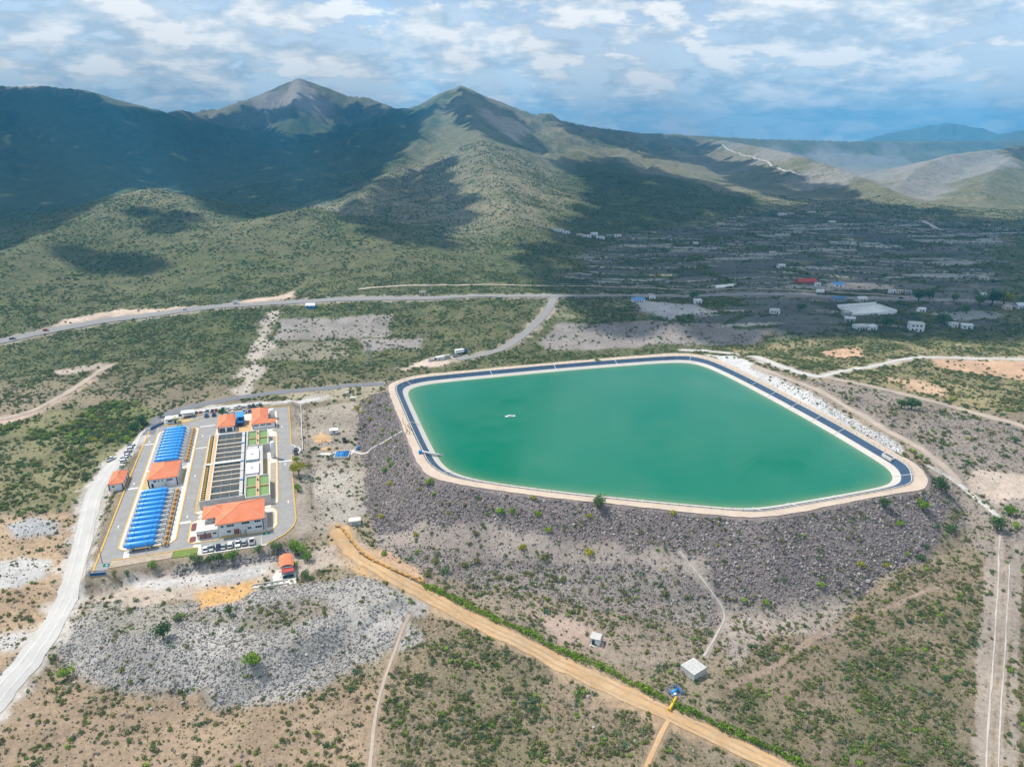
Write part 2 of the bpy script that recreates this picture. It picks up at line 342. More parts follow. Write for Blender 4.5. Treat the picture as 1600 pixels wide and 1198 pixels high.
# ------------------------------------------------------------------ what covers the ground where: soil colour, scrub, stones
ZONES = [  # (outline, soil colour, scrub, stones, blend width m)
 ([(392,160),(430,142),(468,124),(500,142),(535,156),(470,172)], (.35,.31,.27), .45, 0, 60),
 ([(755,165),(800,185),(830,205),(800,215),(765,190)], (.36,.31,.25), .4, 0, 50),
 ([(0,655),(100,640),(175,632),(235,640),(230,680),(190,720),(150,760),(120,800),(60,805),(-60,800),(-60,660)], (.24,.21,.115), 1.15, 0, 8),
 ([(120,645),(180,628),(240,632),(245,655),(215,690),(150,695),(105,670)], (.20,.20,.09), 1.9, 0, 6),
 ([(-60,800),(60,800),(130,790),(125,880),(100,940),(50,1020),(-60,1100)], (.38,.27,.175), .14, .02, 8),
 ([(0,880),(30,872),(78,875),(72,900),(30,917),(-30,915)], (.43,.41,.385), .05, .06, 3),
 ([(12,820),(50,806),(95,810),(82,832),(30,840)], (.36,.355,.35), .2, .06, 4),
 ([(-20,985),(40,982),(52,1000),(20,1022),(-20,1020)], (.46,.43,.40), .1, .1, 4),
 ([(-80,1120),(60,1060),(110,1040),(200,1085),(400,1100),(560,1050),(640,1020),(600,1260),(-80,1260)], (.30,.218,.148), .42, .02, 8),
 ([(640,950),(740,985),(850,1040),(950,1085),(1050,1130),(1220,1260),(560,1260),(590,1100)], (.25,.185,.132), 1.0, .01, 7),
 ([(1130,990),(1300,960),(1420,900),(1540,880),(1530,1260),(1280,1260),(1120,1110)], (.215,.158,.117), 1.1, .0, 7),
 ([(1580,880),(1750,880),(1750,1260),(1580,1260)], (.215,.16,.118), 1.05, .0, 6),
 ([(1440,700),(1330,640),(1260,596),(1400,615),(1500,645),(1700,690),(1700,900),(1560,880),(1470,790)], (.255,.21,.175), .42, .18, 7),
 ([(1512,748),(1545,733),(1605,745),(1605,772),(1555,788),(1520,768)], (.46,.37,.30), .02, .03, 3),
 ([(1130,545),(1250,528),(1450,522),(1750,535),(1750,665),(1500,635),(1380,605),(1290,585),(1200,562)], (.29,.235,.13), 1.15, .01, 8),
 ([(1455,560),(1600,563),(1720,575),(1720,602),(1560,590),(1470,575)], (.48,.31,.20), .06, .02, 4),
 ([(1285,548),(1340,544),(1352,556),(1300,561)], (.48,.31,.20), .08, .02, 4),
 ([(1375,588),(1450,594),(1490,622),(1420,612)], (.47,.32,.21), .12, .02, 5),
 ([(1095,553),(1125,555),(1219,593),(1312,641),(1408,694),(1408,712),(1316,662),(1190,596),(1127,564)], (.50,.485,.47), .05, .3, 1.5),
 ([(480,640),(560,626),(578,700),(584,790),(545,822),(490,832),(482,760)], (.30,.255,.205), .2, .03, 4),
 ([(492,740),(560,735),(570,800),(520,815),(492,790)], (.345,.305,.26), .12, .03, 5),
 ([(455,640),(478,640),(488,830),(462,850)], (.30,.255,.21), .3, .06, 3),
 ([(606,598),(578,612),(556,655),(568,720),(574,800),(596,850),(660,892),(800,922),(950,955),(1120,985),(1160,972),(1240,952),(1340,928),(1430,880),(1480,825),(1488,780),(1458,745),(1400,712),(1300,655),(1100,570),(1000,562)], (.19,.157,.150), .17, 1.0, 3),
 ([(600,596),(500,605),(430,612),(430,625),(560,625),(606,610)], (.33,.28,.2), .5, .05, 3),
 ([(585,836),(660,815),(760,822),(900,848),(1000,853),(1090,868),(1135,930),(1110,938),(1060,893),(900,884),(700,866),(620,868)], (.30,.25,.215), .12, .14, 3),
 ([(600,852),(700,864),(900,884),(1060,897),(1120,940),(1120,988),(950,955),(800,925),(660,895)], (.24,.205,.18), .35, .4, 4),
 ([(590,872),(660,888),(800,922),(950,957),(1120,985),(1145,1000),(1085,1065),(960,1045),(850,990),(740,938),(640,898)], (.26,.205,.16), .7, .05, 5),
 ([(1130,962),(1240,952),(1330,932),(1300,985),(1200,1005),(1140,1045)], (.30,.25,.21), .38, .2, 5),
 ([(560,850),(610,865),(660,900),(640,905),(590,880)], (.46,.30,.19), .1, .02, 2),
 ([(522,826),(548,836),(575,872),(612,905),(570,905),(540,880)], (.48,.31,.145), .06, .02, 4),
 ([(835,962),(905,978),(962,1003),(940,1015),(870,1002)], (.38,.28,.225), .14, .03, 4),
 ([(150,928),(102,1000),(92,1040),(180,1077),(330,1094),(450,1090),(530,1052),(600,1012),(660,1008),(645,950),(560,900),(430,910),(300,950)], (.345,.315,.285), .09, .95, 4),
 ([(250,962),(420,948),(520,938),(520,965),(420,990),(300,984)], (.25,.21,.17), .5, .25, 5),
 ([(150,930),(250,940),(300,962),(220,988),(128,985)], (.30,.27,.225), .55, .28, 5),
 ([(520,930),(600,915),(650,950),(600,985),(540,985)], (.36,.33,.30), .14, .3, 5),
 ([(165,905),(300,885),(430,868),(520,846),(566,850),(590,885),(520,884),(420,906),(300,938),(200,948),(150,930)], (.41,.335,.27), .04, .02, 3),
 ([(190,906),(420,880),(432,896),(250,918)], (.47,.44,.42), .02, .02, 4),
 ([(303,925),(350,915),(398,911),(392,936),(332,946),(306,960)], (.58,.345,.145), .01, .03, 3),
 ([(438,500),(610,492),(606,528),(430,530)], (.27,.24,.215), .25, 0, 5),
 ([(418,540),(545,531),(545,560),(408,566)], (.23,.205,.15), .6, 0, 5),
 ([(368,612),(383,560),(402,512),(422,486),(438,485),(427,520),(414,560),(402,600),(382,614)], (.42,.365,.31), .3, .05, 7),
 ([(-60,672),(0,652),(60,640),(110,615),(160,572),(178,568),(132,607),(70,644),(0,664)], (.44,.33,.255), .08, 0, 5),
 ([(80,580),(160,568),(172,573),(100,586)], (.40,.33,.27), .2, 0, 6),
 ([(565,530),(660,530),(650,545),(570,548)], (.29,.255,.235), .3, 0, 6),
 ([(620,576),(680,558),(722,555),(702,570),(650,573),(636,581)], (.54,.43,.35), .0, .02, 4),
 ([(845,535),(870,505),(1000,500),(1080,505),(1210,515),(1180,538),(1000,541),(850,546)], (.25,.22,.20), .18, 0, 5),
 ([(868,470),(990,467),(1060,497),(868,497)], (.20,.19,.12), 1.0, 0, 8),
 ([(1000,468),(1088,476),(1104,490),(1050,498),(1000,486)], (.44,.42,.41), .03, 0, 6),
 ([(1308,478),(1370,474),(1402,490),(1330,493)], (.66,.65,.63), .0, 0, 3),
 ([(80,513),(200,494),(290,484),(300,478),(190,484),(100,499)], (.52,.40,.32), .06, 0, 4),
 ([(330,479),(400,466),(455,457),(470,462),(400,473),(340,483)], (.50,.38,.30), .12, 0, 5),
 ([(240,893),(300,882),(400,866),(455,852),(474,862),(455,872),(420,877),(300,897),(250,903)], (.31,.285,.275), .25, .95, 2),
 ([(494,690),(500,675),(512,680),(520,688),(505,690)], (.60,.36,.19), .0, .02, 2),
 ([(1116,446),(1148,443),(1150,448),(1120,450)], (.72,.71,.69), 0, 0, 3),
 ([(1300,440),(1400,446),(1390,452),(1290,450)], (.44,.36,.30), .15, 0, 6),
]
SHADE_WOODS = gpoly([(-20,140),(70,140),(140,148),(205,176),(326,188),(470,175),(600,172),(690,150),(650,230),(590,275),(545,318),(490,322),(440,334),(390,340),(325,322),(250,292),(195,300),(95,350),(-20,395)])[:, :2]  # wooded left slopes, outlined by the cloud shadow painted into their colour
SHADE_WOODS2 = gpoly([(880,262),(960,248),(1090,288),(1200,322),(1100,345),(900,385),(830,380),(880,345),(925,315)])[:, :2]  # second cloud-shadow outline, painted as darker wooded ground
LIME = gpoly([(1120,222),(1250,226),(1400,230),(1590,232),(1599,300),(1599,345),(1450,320),(1390,303),(1300,268),(1200,244)])[:, :2]
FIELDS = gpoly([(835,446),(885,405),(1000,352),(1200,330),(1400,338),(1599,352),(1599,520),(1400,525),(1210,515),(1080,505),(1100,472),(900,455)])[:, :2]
ZW = [(gpoly(z[0])[:, :2], *z[1:]) for z in ZONES]
LINES_PX = [  # worn soil that spreads beside roads and tracks: (course, width, colour)
 ([(-40,1130),(0,1082),(60,1012),(108,935),(122,880),(136,815),(150,762),(180,722),(212,694),(236,668)], 11, (.50,.455,.405)),
 ([(528,826),(552,862),(610,900),(690,942),(760,980),(850,1022),(950,1072),(1050,1118),(1150,1165),(1290,1232)], 9.0, (.37,.26,.165)),
 ([(1045,1125),(1030,1150),(1010,1198),(1000,1225)], 2.4, (.30,.215,.14)), ([(640,960),(622,1000),(600,1060),(585,1120),(578,1200)], 2, (.28,.215,.155)),
 ([(1563,835),(1560,900),(1556,960),(1552,1040),(1545,1110),(1540,1225)], 2.6, (.32,.265,.215)), ([(1577,880),(1573,960),(1570,1040),(1563,1110),(1560,1225)], 2.2, (.32,.265,.215)), ([(1590,850),(1588,960),(1584,1060),(1580,1225)], 2.4, (.30,.25,.205)), ([(1545,870),(1538,980),(1533,1080),(1530,1225)], 2.6, (.30,.25,.205)),
 ([(1285,589),(1340,575),(1400,563),(1470,558),(1600,561),(1680,566)], 8, (.46,.40,.34)), ([(1064,547),(1100,548),(1140,552),(1200,567),(1262,586),(1285,589)], 9, (.46,.41,.36)),
 ([(1285,590),(1340,600),(1400,613),(1470,630),(1540,650),(1640,680)], 7, (.30,.245,.20)), ([(1180,572),(1260,602),(1330,640),(1400,680),(1445,705),(1500,755)], 6, (.30,.245,.20)),
 ([(1063,862),(1085,890),(1105,915),(1128,945),(1135,965),(1120,990),(1100,1025)], 1.3, (.34,.30,.26)),
 ([(1290,985),(1340,960),(1400,945),(1470,915)], 1.6, (.26,.195,.145)), ([(1140,1070),(1200,1045),(1290,985)], 2.2, (.26,.195,.145)),
 ([(262,655),(300,645),(345,638),(400,632),(450,626),(500,622)], 11, (.46,.42,.375)), ([(-110,556),(0,534),(100,512),(200,497),(300,483.5),(400,475),(500,470),(600,466.5),(700,464.5),(800,463),(900,462.5),(1000,462),(1200,461),(1400,467),(1599,477)], 19, (.33,.28,.225)),
 ([(868,464),(856,488),(822,520),(786,546),(748,556),(715,562)], 12, (.33,.275,.21)),
]
LW = [(gpoly(P)[:, :2], w, c) for P, w, c in LINES_PX]
def cells(x, y):
    """stretched field parcels: id noise and distance to the parcel edge"""
    a = R(8); X = (x * math.cos(a) + y * math.sin(a)) / 85.0 + (fbm(x, y, 160, 2, 11) - .5) * .9
    Y = (-x * math.sin(a) + y * math.cos(a)) / 27.0 + (fbm(x, y, 160, 2, 12) - .5) * .9
    ix, iy = np.floor(X), np.floor(Y); d1 = np.full(x.shape, 9.0); d2 = np.full(x.shape, 9.0); cid = np.zeros(x.shape)
    for i in (-1, 0, 1):
        for j in (-1, 0, 1):
            cx = ix + i; cy = iy + j
            px = cx + .15 + .7 * _hash(cx, cy, 5); py = cy + .15 + .7 * _hash(cx, cy, 6)
            d = np.hypot(X - px, (Y - py))
            nearer = d < d1
            d2 = np.where(nearer, d1, np.minimum(d2, d)); cid = np.where(nearer, _hash(cx, cy, 7), cid); d1 = np.where(nearer, d, d1)
    return cid, d2 - d1
def zones(x, y):
    n = x.shape
    col = np.empty(n + (3,)); t = smooth01((y - 385) / 110)
    b1 = fbm(x, y, 70, 4, 101); b2 = fbm(x, y, 420, 4, 102)
    col[:] = np.array([.26, .205, .145]); veg = np.full(n, .7); rock = np.zeros(n)
    mid = np.array([.135, .128, .068])
    col += (mid - col) * t[:, None]; veg += (1.05 - veg) * t
    # the hills: scrubby green with tan, stonier patches
    tan = smooth01((b2 - .44) / .16) * smooth01((y - 900) / 300)
    col += (np.array([.225, .195, .125]) - col) * tan[:, None]; veg -= .15 * tan
    veg += (b1 - .5) * .7
    col *= (0.86 + 0.28 * fbm(x, y, 25, 3, 103))[:, None]
    hill = smooth01((y - 800) / 400)[:, None]; col += (np.array([.225, .20, .13]) * (0.8 + 0.4 * fbm(x, y, 90, 4, 107))[:, None] - col) * hill * .7; veg -= .12 * hill[:, 0]
    for FP, am in ((SHADE_WOODS, 240), (SHADE_WOODS2, 120)):             # hill woods, with cloud shade darkened into their ground colour
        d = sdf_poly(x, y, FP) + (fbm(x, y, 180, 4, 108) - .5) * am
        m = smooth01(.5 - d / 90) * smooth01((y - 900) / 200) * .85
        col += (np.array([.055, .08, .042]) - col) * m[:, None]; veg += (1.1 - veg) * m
    # limestone hills, ragged
    far = y > 1250
    if far.any():
        d = sdf_poly(x[far], y[far], LIME) + (fbm(x[far], y[far], 260, 5, 104) - .5) * 620
        m = smooth01(-d / 70)
        col[far] += (np.array([.27, .25, .22]) - col[far]) * m[:, None]; veg[far] -= .2 * m
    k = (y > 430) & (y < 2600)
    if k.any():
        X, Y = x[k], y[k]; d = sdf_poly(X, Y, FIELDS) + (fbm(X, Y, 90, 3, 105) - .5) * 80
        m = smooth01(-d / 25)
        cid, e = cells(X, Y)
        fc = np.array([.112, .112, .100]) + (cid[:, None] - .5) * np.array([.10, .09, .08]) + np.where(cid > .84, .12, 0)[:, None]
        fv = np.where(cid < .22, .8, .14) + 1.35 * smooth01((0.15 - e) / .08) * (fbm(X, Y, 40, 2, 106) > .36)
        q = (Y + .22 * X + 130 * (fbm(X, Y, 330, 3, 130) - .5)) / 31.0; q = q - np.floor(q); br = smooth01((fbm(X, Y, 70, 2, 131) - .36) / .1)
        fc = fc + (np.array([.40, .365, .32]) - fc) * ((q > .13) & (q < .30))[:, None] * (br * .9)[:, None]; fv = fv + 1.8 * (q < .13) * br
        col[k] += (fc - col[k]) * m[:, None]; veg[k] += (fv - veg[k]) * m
    for P, c, v, s, w in ZW:
        lo = P.min(0) - 3 * w; hi = P.max(0) + 3 * w
        k = (x > lo[0]) & (x < hi[0]) & (y > lo[1]) & (y < hi[1])
        if not k.any(): continue
        X, Y = x[k], y[k]
        d = sdf_poly(X, Y, P) + (fbm(X, Y, 3 * w, 4, 110) - .5) * 2.6 * w
        m = smooth01(.5 - d / (1.1 * w))
        col[k] += (np.array(c) * (0.88 + 0.24 * fbm(X, Y, 11, 3, 111))[:, None] - col[k]) * m[:, None]
        veg[k] += (v * (.35 + 1.3 * fbm(X, Y, 22, 4, 112)) - veg[k]) * m; rock[k] += (s - rock[k]) * m
    for P, w, c in LW:
        lo = P.min(0) - 2 * w; hi = P.max(0) + 2 * w
        k = (x > lo[0]) & (x < hi[0]) & (y > lo[1]) & (y < hi[1])
        if not k.any(): continue
        X, Y = x[k], y[k]; d = np.full(X.shape, 1e9)
        for i in range(len(P) - 1): d = np.minimum(d, seg_dist(X, Y, *P[i], *P[i + 1])[0])
        m = smooth01(.5 - (d - w / 2 + (fbm(X, Y, 5, 4, 120) - .5) * w * .9) / (w * .35)) * .9
        col[k] += (np.array(c) - col[k]) * m[:, None]; veg[k] *= 1 - m; rock[k] *= 1 - m
    return np.clip(col, .01, .9), np.clip(veg, 0, 2), np.clip(rock, 0, 1)

zx, zy = gx.ravel(), gy.ravel()
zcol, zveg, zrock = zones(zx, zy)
def link(o): COL.objects.link(o); return o
def tag(o, label=None, cat=None, group=None, kind=None):
    if label: o['label'] = label
    if cat: o['category'] = cat
    if group: o['group'] = group
    if kind: o['kind'] = kind
    return o
def sheet(name, r0, r1):
    rows = r1 - r0 + 1
    co = np.stack([gx[r0:r1 + 1], gy[r0:r1 + 1], GZ[r0:r1 + 1]], -1).reshape(-1, 3)
    i = np.arange(rows - 1)[:, None] * NA + np.arange(NA)[None]; j = np.arange(rows - 1)[:, None] * NA + (np.arange(NA) + 1)[None] % NA
    q = np.stack([i, i + NA, j + NA, j], -1).reshape(-1, 4)
    me = bpy.data.meshes.new(name)
    me.vertices.add(len(co)); me.vertices.foreach_set('co', co.ravel())
    me.loops.add(q.size); me.loops.foreach_set('vertex_index', q.ravel()[:].astype(np.int32))
    me.polygons.add(len(q)); me.polygons.foreach_set('loop_start', np.arange(0, q.size, 4, dtype=np.int32))
    me.update(calc_edges=True)
    s = slice(r0 * NA, (r1 + 1) * NA)
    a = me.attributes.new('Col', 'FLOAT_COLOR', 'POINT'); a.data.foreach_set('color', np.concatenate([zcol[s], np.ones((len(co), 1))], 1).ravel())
    a = me.attributes.new('veg', 'FLOAT', 'POINT'); a.data.foreach_set('value', zveg[s])
    a = me.attributes.new('far', 'FLOAT', 'POINT'); a.data.foreach_set('value', smooth01((zy[s] - 360) / 240))
    me.polygons.foreach_set('use_smooth', np.ones(len(q), bool))
    me.materials.append(MATS['ground'])
    return tag(link(bpy.data.objects.new(name, me)), kind='structure')
RSPLIT = int(np.searchsorted(RR, 820))
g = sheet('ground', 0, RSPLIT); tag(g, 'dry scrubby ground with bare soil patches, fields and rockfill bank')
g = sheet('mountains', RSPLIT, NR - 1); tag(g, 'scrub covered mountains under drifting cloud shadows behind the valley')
# ------------------------------------------------------------------ mesh helpers
class MB:
    def __init__(s): s.v = []; s.f = []
    def add(s, v, f):
        o = len(s.v); s.v += [tuple(map(float, p)) for p in v]; s.f += [tuple(i + o for i in q) for q in f]; return s
    def box(s, x0, x1, y0, y1, z0, z1):
        return s.add([(x0,y0,z0),(x1,y0,z0),(x1,y1,z0),(x0,y1,z0),(x0,y0,z1),(x1,y0,z1),(x1,y1,z1),(x0,y1,z1)], [(3,2,1,0),(4,5,6,7),(0,1,5,4),(1,2,6,5),(2,3,7,6),(3,0,4,7)])
    def obox(s, c, size, rz=0.0):
        ca, sa = math.cos(rz), math.sin(rz); v = []
        for z in (-.5, .5):
            for x, y in ((-.5,-.5),(.5,-.5),(.5,.5),(-.5,.5)):
                X, Y = x * size[0], y * size[1]; v.append((c[0] + X * ca - Y * sa, c[1] + X * sa + Y * ca, c[2] + z * size[2]))
        return s.add(v, [(3,2,1,0),(4,5,6,7),(0,1,5,4),(1,2,6,5),(2,3,7,6),(3,0,4,7)])
    def prism(s, poly, z0, z1):
        P = ccw(poly); n = len(P)
        return s.add([(x, y, z0) for x, y in P] + [(x, y, z1) for x, y in P], [tuple(range(n - 1, -1, -1)), tuple(range(n, 2 * n))] + [(i, (i + 1) % n, n + (i + 1) % n, n + i) for i in range(n)])
    def cyl(s, a, b, r, n=10, r2=None, caps=True):
        a, b = Vector(a), Vector(b); d = (b - a).normalized(); q = d.to_track_quat('Z', 'Y'); r2 = r if r2 is None else r2; v = []
        for p, rr in ((a, r), (b, r2)):
            for k in range(n): v.append(p + q @ Vector((rr * math.cos(2 * math.pi * k / n), rr * math.sin(2 * math.pi * k / n), 0)))
        f = [(k, (k + 1) % n, n + (k + 1) % n, n + k) for k in range(n)]
        if caps: f += [tuple(range(n - 1, -1, -1)), tuple(range(n, 2 * n))]
        return s.add(v, f)
    def loft(s, rings, closed=True, caps=True):            # rings: lists of equally many points
        n = len(rings[0]); v = [p for r in rings for p in r]; f = []
        for i in range(len(rings) - 1):
            for k in range(n if closed else n - 1):
                a = i * n + k; b = i * n + (k + 1) % n; f.append((a, b, b + n, a + n))
        if caps: f += [tuple(range(n - 1, -1, -1)), tuple((len(rings) - 1) * n + k for k in range(n))]
        return s.add(v, f)
    def tube(s, pts, r, n=6):
        for a, b in zip(pts[:-1], pts[1:]): s.cyl(a, b, r, n)
        return s
    def build(s, name, mat=None, parent=None, smooth=False, kind=None):
        me = bpy.data.meshes.new(name); me.from_pydata(s.v, [], s.f); me.update()
        if mat: me.materials.append(MATS[mat])
        if smooth: me.polygons.foreach_set('use_smooth', np.ones(len(me.polygons), bool))
        o = link(bpy.data.objects.new(name, me))
        if parent: o.parent = parent
        if kind: o['kind'] = kind
        return o
def thing(name, label, cat, loc=(0, 0, 0), rz=0.0, group=None):
    o = link(bpy.data.objects.new(name, None)); o.location = loc; o.rotation_euler = (0, 0, rz); o.empty_display_size = .5
    return tag(o, label, cat, group)
def copy_tree(o, parent=None):
    c = o.copy(); COL.objects.link(c); c.parent = parent
    for ch in list(o.children): copy_tree(ch, c)
    return c
def pthing(name, label, cat, u, v, group=None, z=0.0, rz=0.0):   # a thing of the works, placed in the works' own axes
    x, y = PW(u, v); return thing(name, label, cat, (x, y, z), TH + rz, group)

for nm, c, kw in [
  ('concrete', (.50,.48,.46), dict(rough=.9, var=.14, dirt=.35, dirtcol=(.30,.28,.26), scale=.5)), ('concrete_pale', (.63,.585,.53), dict(rough=.9, var=.10, dirt=.3, dirtcol=(.42,.38,.33), scale=.4)),
  ('white_wall', (.80,.80,.80), dict(rough=.8, var=.05, dirt=.22, dirtcol=(.55,.52,.48), scale=.5)), ('white_paint', (.82,.82,.81), dict(rough=.5, var=.04, dirt=.15, dirtcol=(.5,.47,.42))),
  ('navy_paint', (.020,.045,.12), dict(rough=.5)), ('yellow_paint', (.62,.36,.05), dict(rough=.7, var=.18, dirt=.45, dirtcol=(.42,.36,.27), scale=1.5)),
  ('asphalt', (.30,.285,.272), dict(rough=.95, var=.12, scale=.22, dirt=.65, dirtcol=(.235,.22,.205), bump=.2)), ('asphalt_new', (.17,.172,.185), dict(rough=.95, var=.12, scale=.2, dirt=.3, dirtcol=(.27,.25,.23))),
  ('marking', (.75,.75,.73), dict(rough=.8, var=.12, dirt=.4, dirtcol=(.35,.33,.31), scale=2.0)),
  ('gravel', (.37,.36,.36), dict(rough=1, var=.28, scale=1.6, bump=.5)), ('soil_bed', (.40,.32,.24), dict(rough=1, var=.2, scale=.6, bump=.3)), ('ochre_bed', (.50,.37,.16), dict(rough=1, var=.25, scale=.9)),
  ('lawn', (.16,.21,.045), dict(rough=1, var=.35, scale=1.1)), ('maroon_bed', (.20,.075,.07), dict(rough=1, var=.3, scale=1.4)),
  ('tank_blue', (.030,.31,.78), dict(rough=.38, var=.07, scale=.3, spec=.5, dirt=.32, dirtcol=(.13,.33,.60))), ('tank_blue_dark', (.012,.15,.46), dict(rough=.45)), ('steel_grey', (.42,.43,.44), dict(rough=.45, metal=.3, var=.15)),
  ('pipe_white', (.70,.70,.69), dict(rough=.5, dirt=.3)), ('valve_orange', (.62,.30,.06), dict(rough=.5, var=.2)), ('blue_paint', (.015,.12,.32), dict(rough=.45, var=.15)), ('blue_light', (.05,.28,.62), dict(rough=.45, var=.15)),
  ('roof_trim', (.80,.42,.27), dict(rough=.8)), ('window_glass', (.018,.022,.03), dict(rough=.08, spec=.6, var=.3)), ('door_brown', (.27,.075,.045), dict(rough=.6, var=.15)), ('dark_door', (.035,.03,.035), dict(rough=.5, var=.3)),
  ('concrete_beige', (.56,.47,.36), dict(rough=.9, var=.14, dirt=.4, dirtcol=(.40,.33,.25), scale=.6)), ('rut', (.40,.275,.165), dict(rough=1, var=.2, scale=.3)), ('rut_white', (.545,.52,.49), dict(rough=1, var=.12, scale=.2)), ('walk_orange', (.60,.36,.17), dict(rough=.85, var=.18, scale=.8, dirt=.4, dirtcol=(.45,.36,.27))), ('baffle_ochre', (.50,.30,.07), dict(rough=.85, var=.25, scale=1.2)),
  ('red_paint', (.46,.05,.03), dict(rough=.5)), ('black_rubber', (.02,.02,.02), dict(rough=.8)), ('pipe_ochre', (.46,.24,.05), dict(rough=.6, var=.22, scale=.5)), ('pipe_yellow', (.75,.48,.02), dict(rough=.4, var=.1)),
  ('crest_soil', (.51,.405,.315), dict(rough=1, var=.14, scale=.12, dirt=.35, dirtcol=(.50,.43,.38), bump=.2)), ('dirt_ochre', (.47,.295,.145), dict(rough=1, var=.20, scale=.10, dirt=.5, dirtcol=(.50,.41,.31), bump=.3)),
  ('gravel_white', (.50,.475,.445), dict(rough=1, var=.10, scale=.10, dirt=.75, dirtcol=(.50,.46,.42), bump=.3)), ('track_soil', (.40,.325,.26), dict(rough=1, var=.16, scale=.1, bump=.3)), ('track_pale', (.44,.395,.35), dict(rough=1, var=.16, scale=.2, bump=.3)),
  ('highway', (.25,.238,.228), dict(rough=.95, var=.1, scale=.05)), ('sediment', (.50,.465,.42), dict(rough=.95, var=.08, scale=.15, dirt=.35, dirtcol=(.50,.46,.40))),
  ('rope', (.75,.74,.72), dict(rough=.8)), ('wire', (.16,.15,.14), dict(rough=.6, metal=.5)), ('post_dark', (.20,.17,.14), dict(rough=.8)), ('stone', (.34,.315,.305), dict(rough=.95, var=.3, scale=.9, bump=.5)),
  ('skin', (.36,.20,.13), dict(rough=.6)), ('hair', (.02,.015,.012), dict(rough=.6)), ('denim', (.05,.07,.13), dict(rough=.9)), ('vest_yellow', (.62,.72,.04), dict(rough=.7)), ('vest_orange', (.80,.24,.03), dict(rough=.7)), ('shirt_white', (.75,.75,.74), dict(rough=.8)), ('helmet', (.80,.78,.70), dict(rough=.4)),
  ('bark', (.12,.085,.06), dict(rough=1, var=.3, scale=2)), ('plaster_cream', (.62,.55,.45), dict(rough=.9, dirt=.3)), ('plaster_grey', (.42,.41,.40), dict(rough=.9, dirt=.3)), ('brick_red', (.36,.13,.08), dict(rough=.9, var=.2)), ('roof_red', (.42,.06,.045), dict(rough=.7, var=.15)), ('sheet_roof', (.55,.57,.60), dict(rough=.45, metal=.4, dirt=.3)),
]: plain(nm, c, **kw)

def roof_mat():
    m, nt, b = new_mat('roof_tile')
    tc = nt.nodes.new('ShaderNodeTexCoord'); w = nt.nodes.new('ShaderNodeTexWave'); w.wave_type = 'BANDS'; w.bands_direction = 'Y'
    w.inputs['Scale'].default_value = 1.25; w.inputs['Distortion'].default_value = .6; nt.links.new(tc.outputs['Object'], w.inputs['Vector'])
    n = noise_n(nt, .35, 5, .65, 'Object'); n2 = noise_n(nt, 4.0, 2, .6, 'Object')
    c = ramp(nt, math_n(nt, 'ADD', math_n(nt, 'MULTIPLY', n, .6), math_n(nt, 'MULTIPLY', n2, .4)), [(.3, (.56,.150,.062)), (.5, (.72,.215,.095)), (.72, (.78,.30,.16))])
    cc = mixc(nt, mapr(nt, w.outputs[1], 0, 1, 0, .16), c.outputs[0], (.34,.10,.05)); nt.links.new(cc, b.inputs['Base Color']); b.inputs['Roughness'].default_value = .85
    bp = nt.nodes.new('ShaderNodeBump'); bp.inputs['Strength'].default_value = .5; bp.inputs['Distance'].default_value = .08; nt.links.new(w.outputs[1], bp.inputs['Height']); nt.links.new(bp.outputs[0], b.inputs['Normal'])
roof_mat()
def water_mat(name, shallow, deep, rough=.10, bump=.12, wscale=.5):
    m, nt, b = new_mat(name)
    a = N(nt, 'ShaderNodeAttribute', attribute_name='depth'); n = noise_n(nt, .012, 4, .6)
    f = math_n(nt, 'ADD', a.outputs['Fac'], mapr(nt, n, .3, .7, -.14, .14), clamp=True)
    nt.links.new(mixc(nt, f, shallow, deep), b.inputs['Base Color'])
    nt.links.new(mapr(nt, noise_n(nt, .03, 4, .65), .35, .65, rough * .5, rough * 2.2), b.inputs['Roughness']); b.inputs['IOR'].default_value = 1.33
    bp = nt.nodes.new('ShaderNodeBump'); bp.inputs['Strength'].default_value = bump; bp.inputs['Distance'].default_value = .15
    nt.links.new(noise_n(nt, wscale, 3, .6), bp.inputs['Height']); nt.links.new(bp.outputs[0], b.inputs['Normal'])
water_mat('reservoir_water', (.12,.22,.11), (.002,.150,.082), .12, .35, .35)
water_mat('basin_water', (.075,.10,.09), (.06,.085,.08), .08, .1, 1.2)
water_mat('settling_water', (.20,.31,.12), (.20,.31,.12), .12, .1, 1.2)
water_mat('floc_water', (.06,.12,.05), (.06,.12,.05), .15, .1, 1.2)
water_mat('teal_water', (.0,.16,.12), (.0,.16,.12), .12, .1, 1.2)
def liner_mat():
    m, nt, b = new_mat('liner')
    n = noise_n(nt, .35, 4, .6); c = ramp(nt, n, [(.3, (.016,.040,.080)), (.6, (.028,.065,.125)), (.8, (.08,.11,.15))]); nt.links.new(c.outputs[0], b.inputs['Base Color'])  # blue of the reflected sky is put into the black sheet's colour
    b.inputs['Roughness'].default_value = .36; b.inputs['Specular IOR Level'].default_value = .55
    bp = nt.nodes.new('ShaderNodeBump'); bp.inputs['Strength'].default_value = .3; bp.inputs['Distance'].default_value = .3; nt.links.new(n, bp.inputs['Height']); nt.links.new(bp.outputs[0], b.inputs['Normal'])
liner_mat()

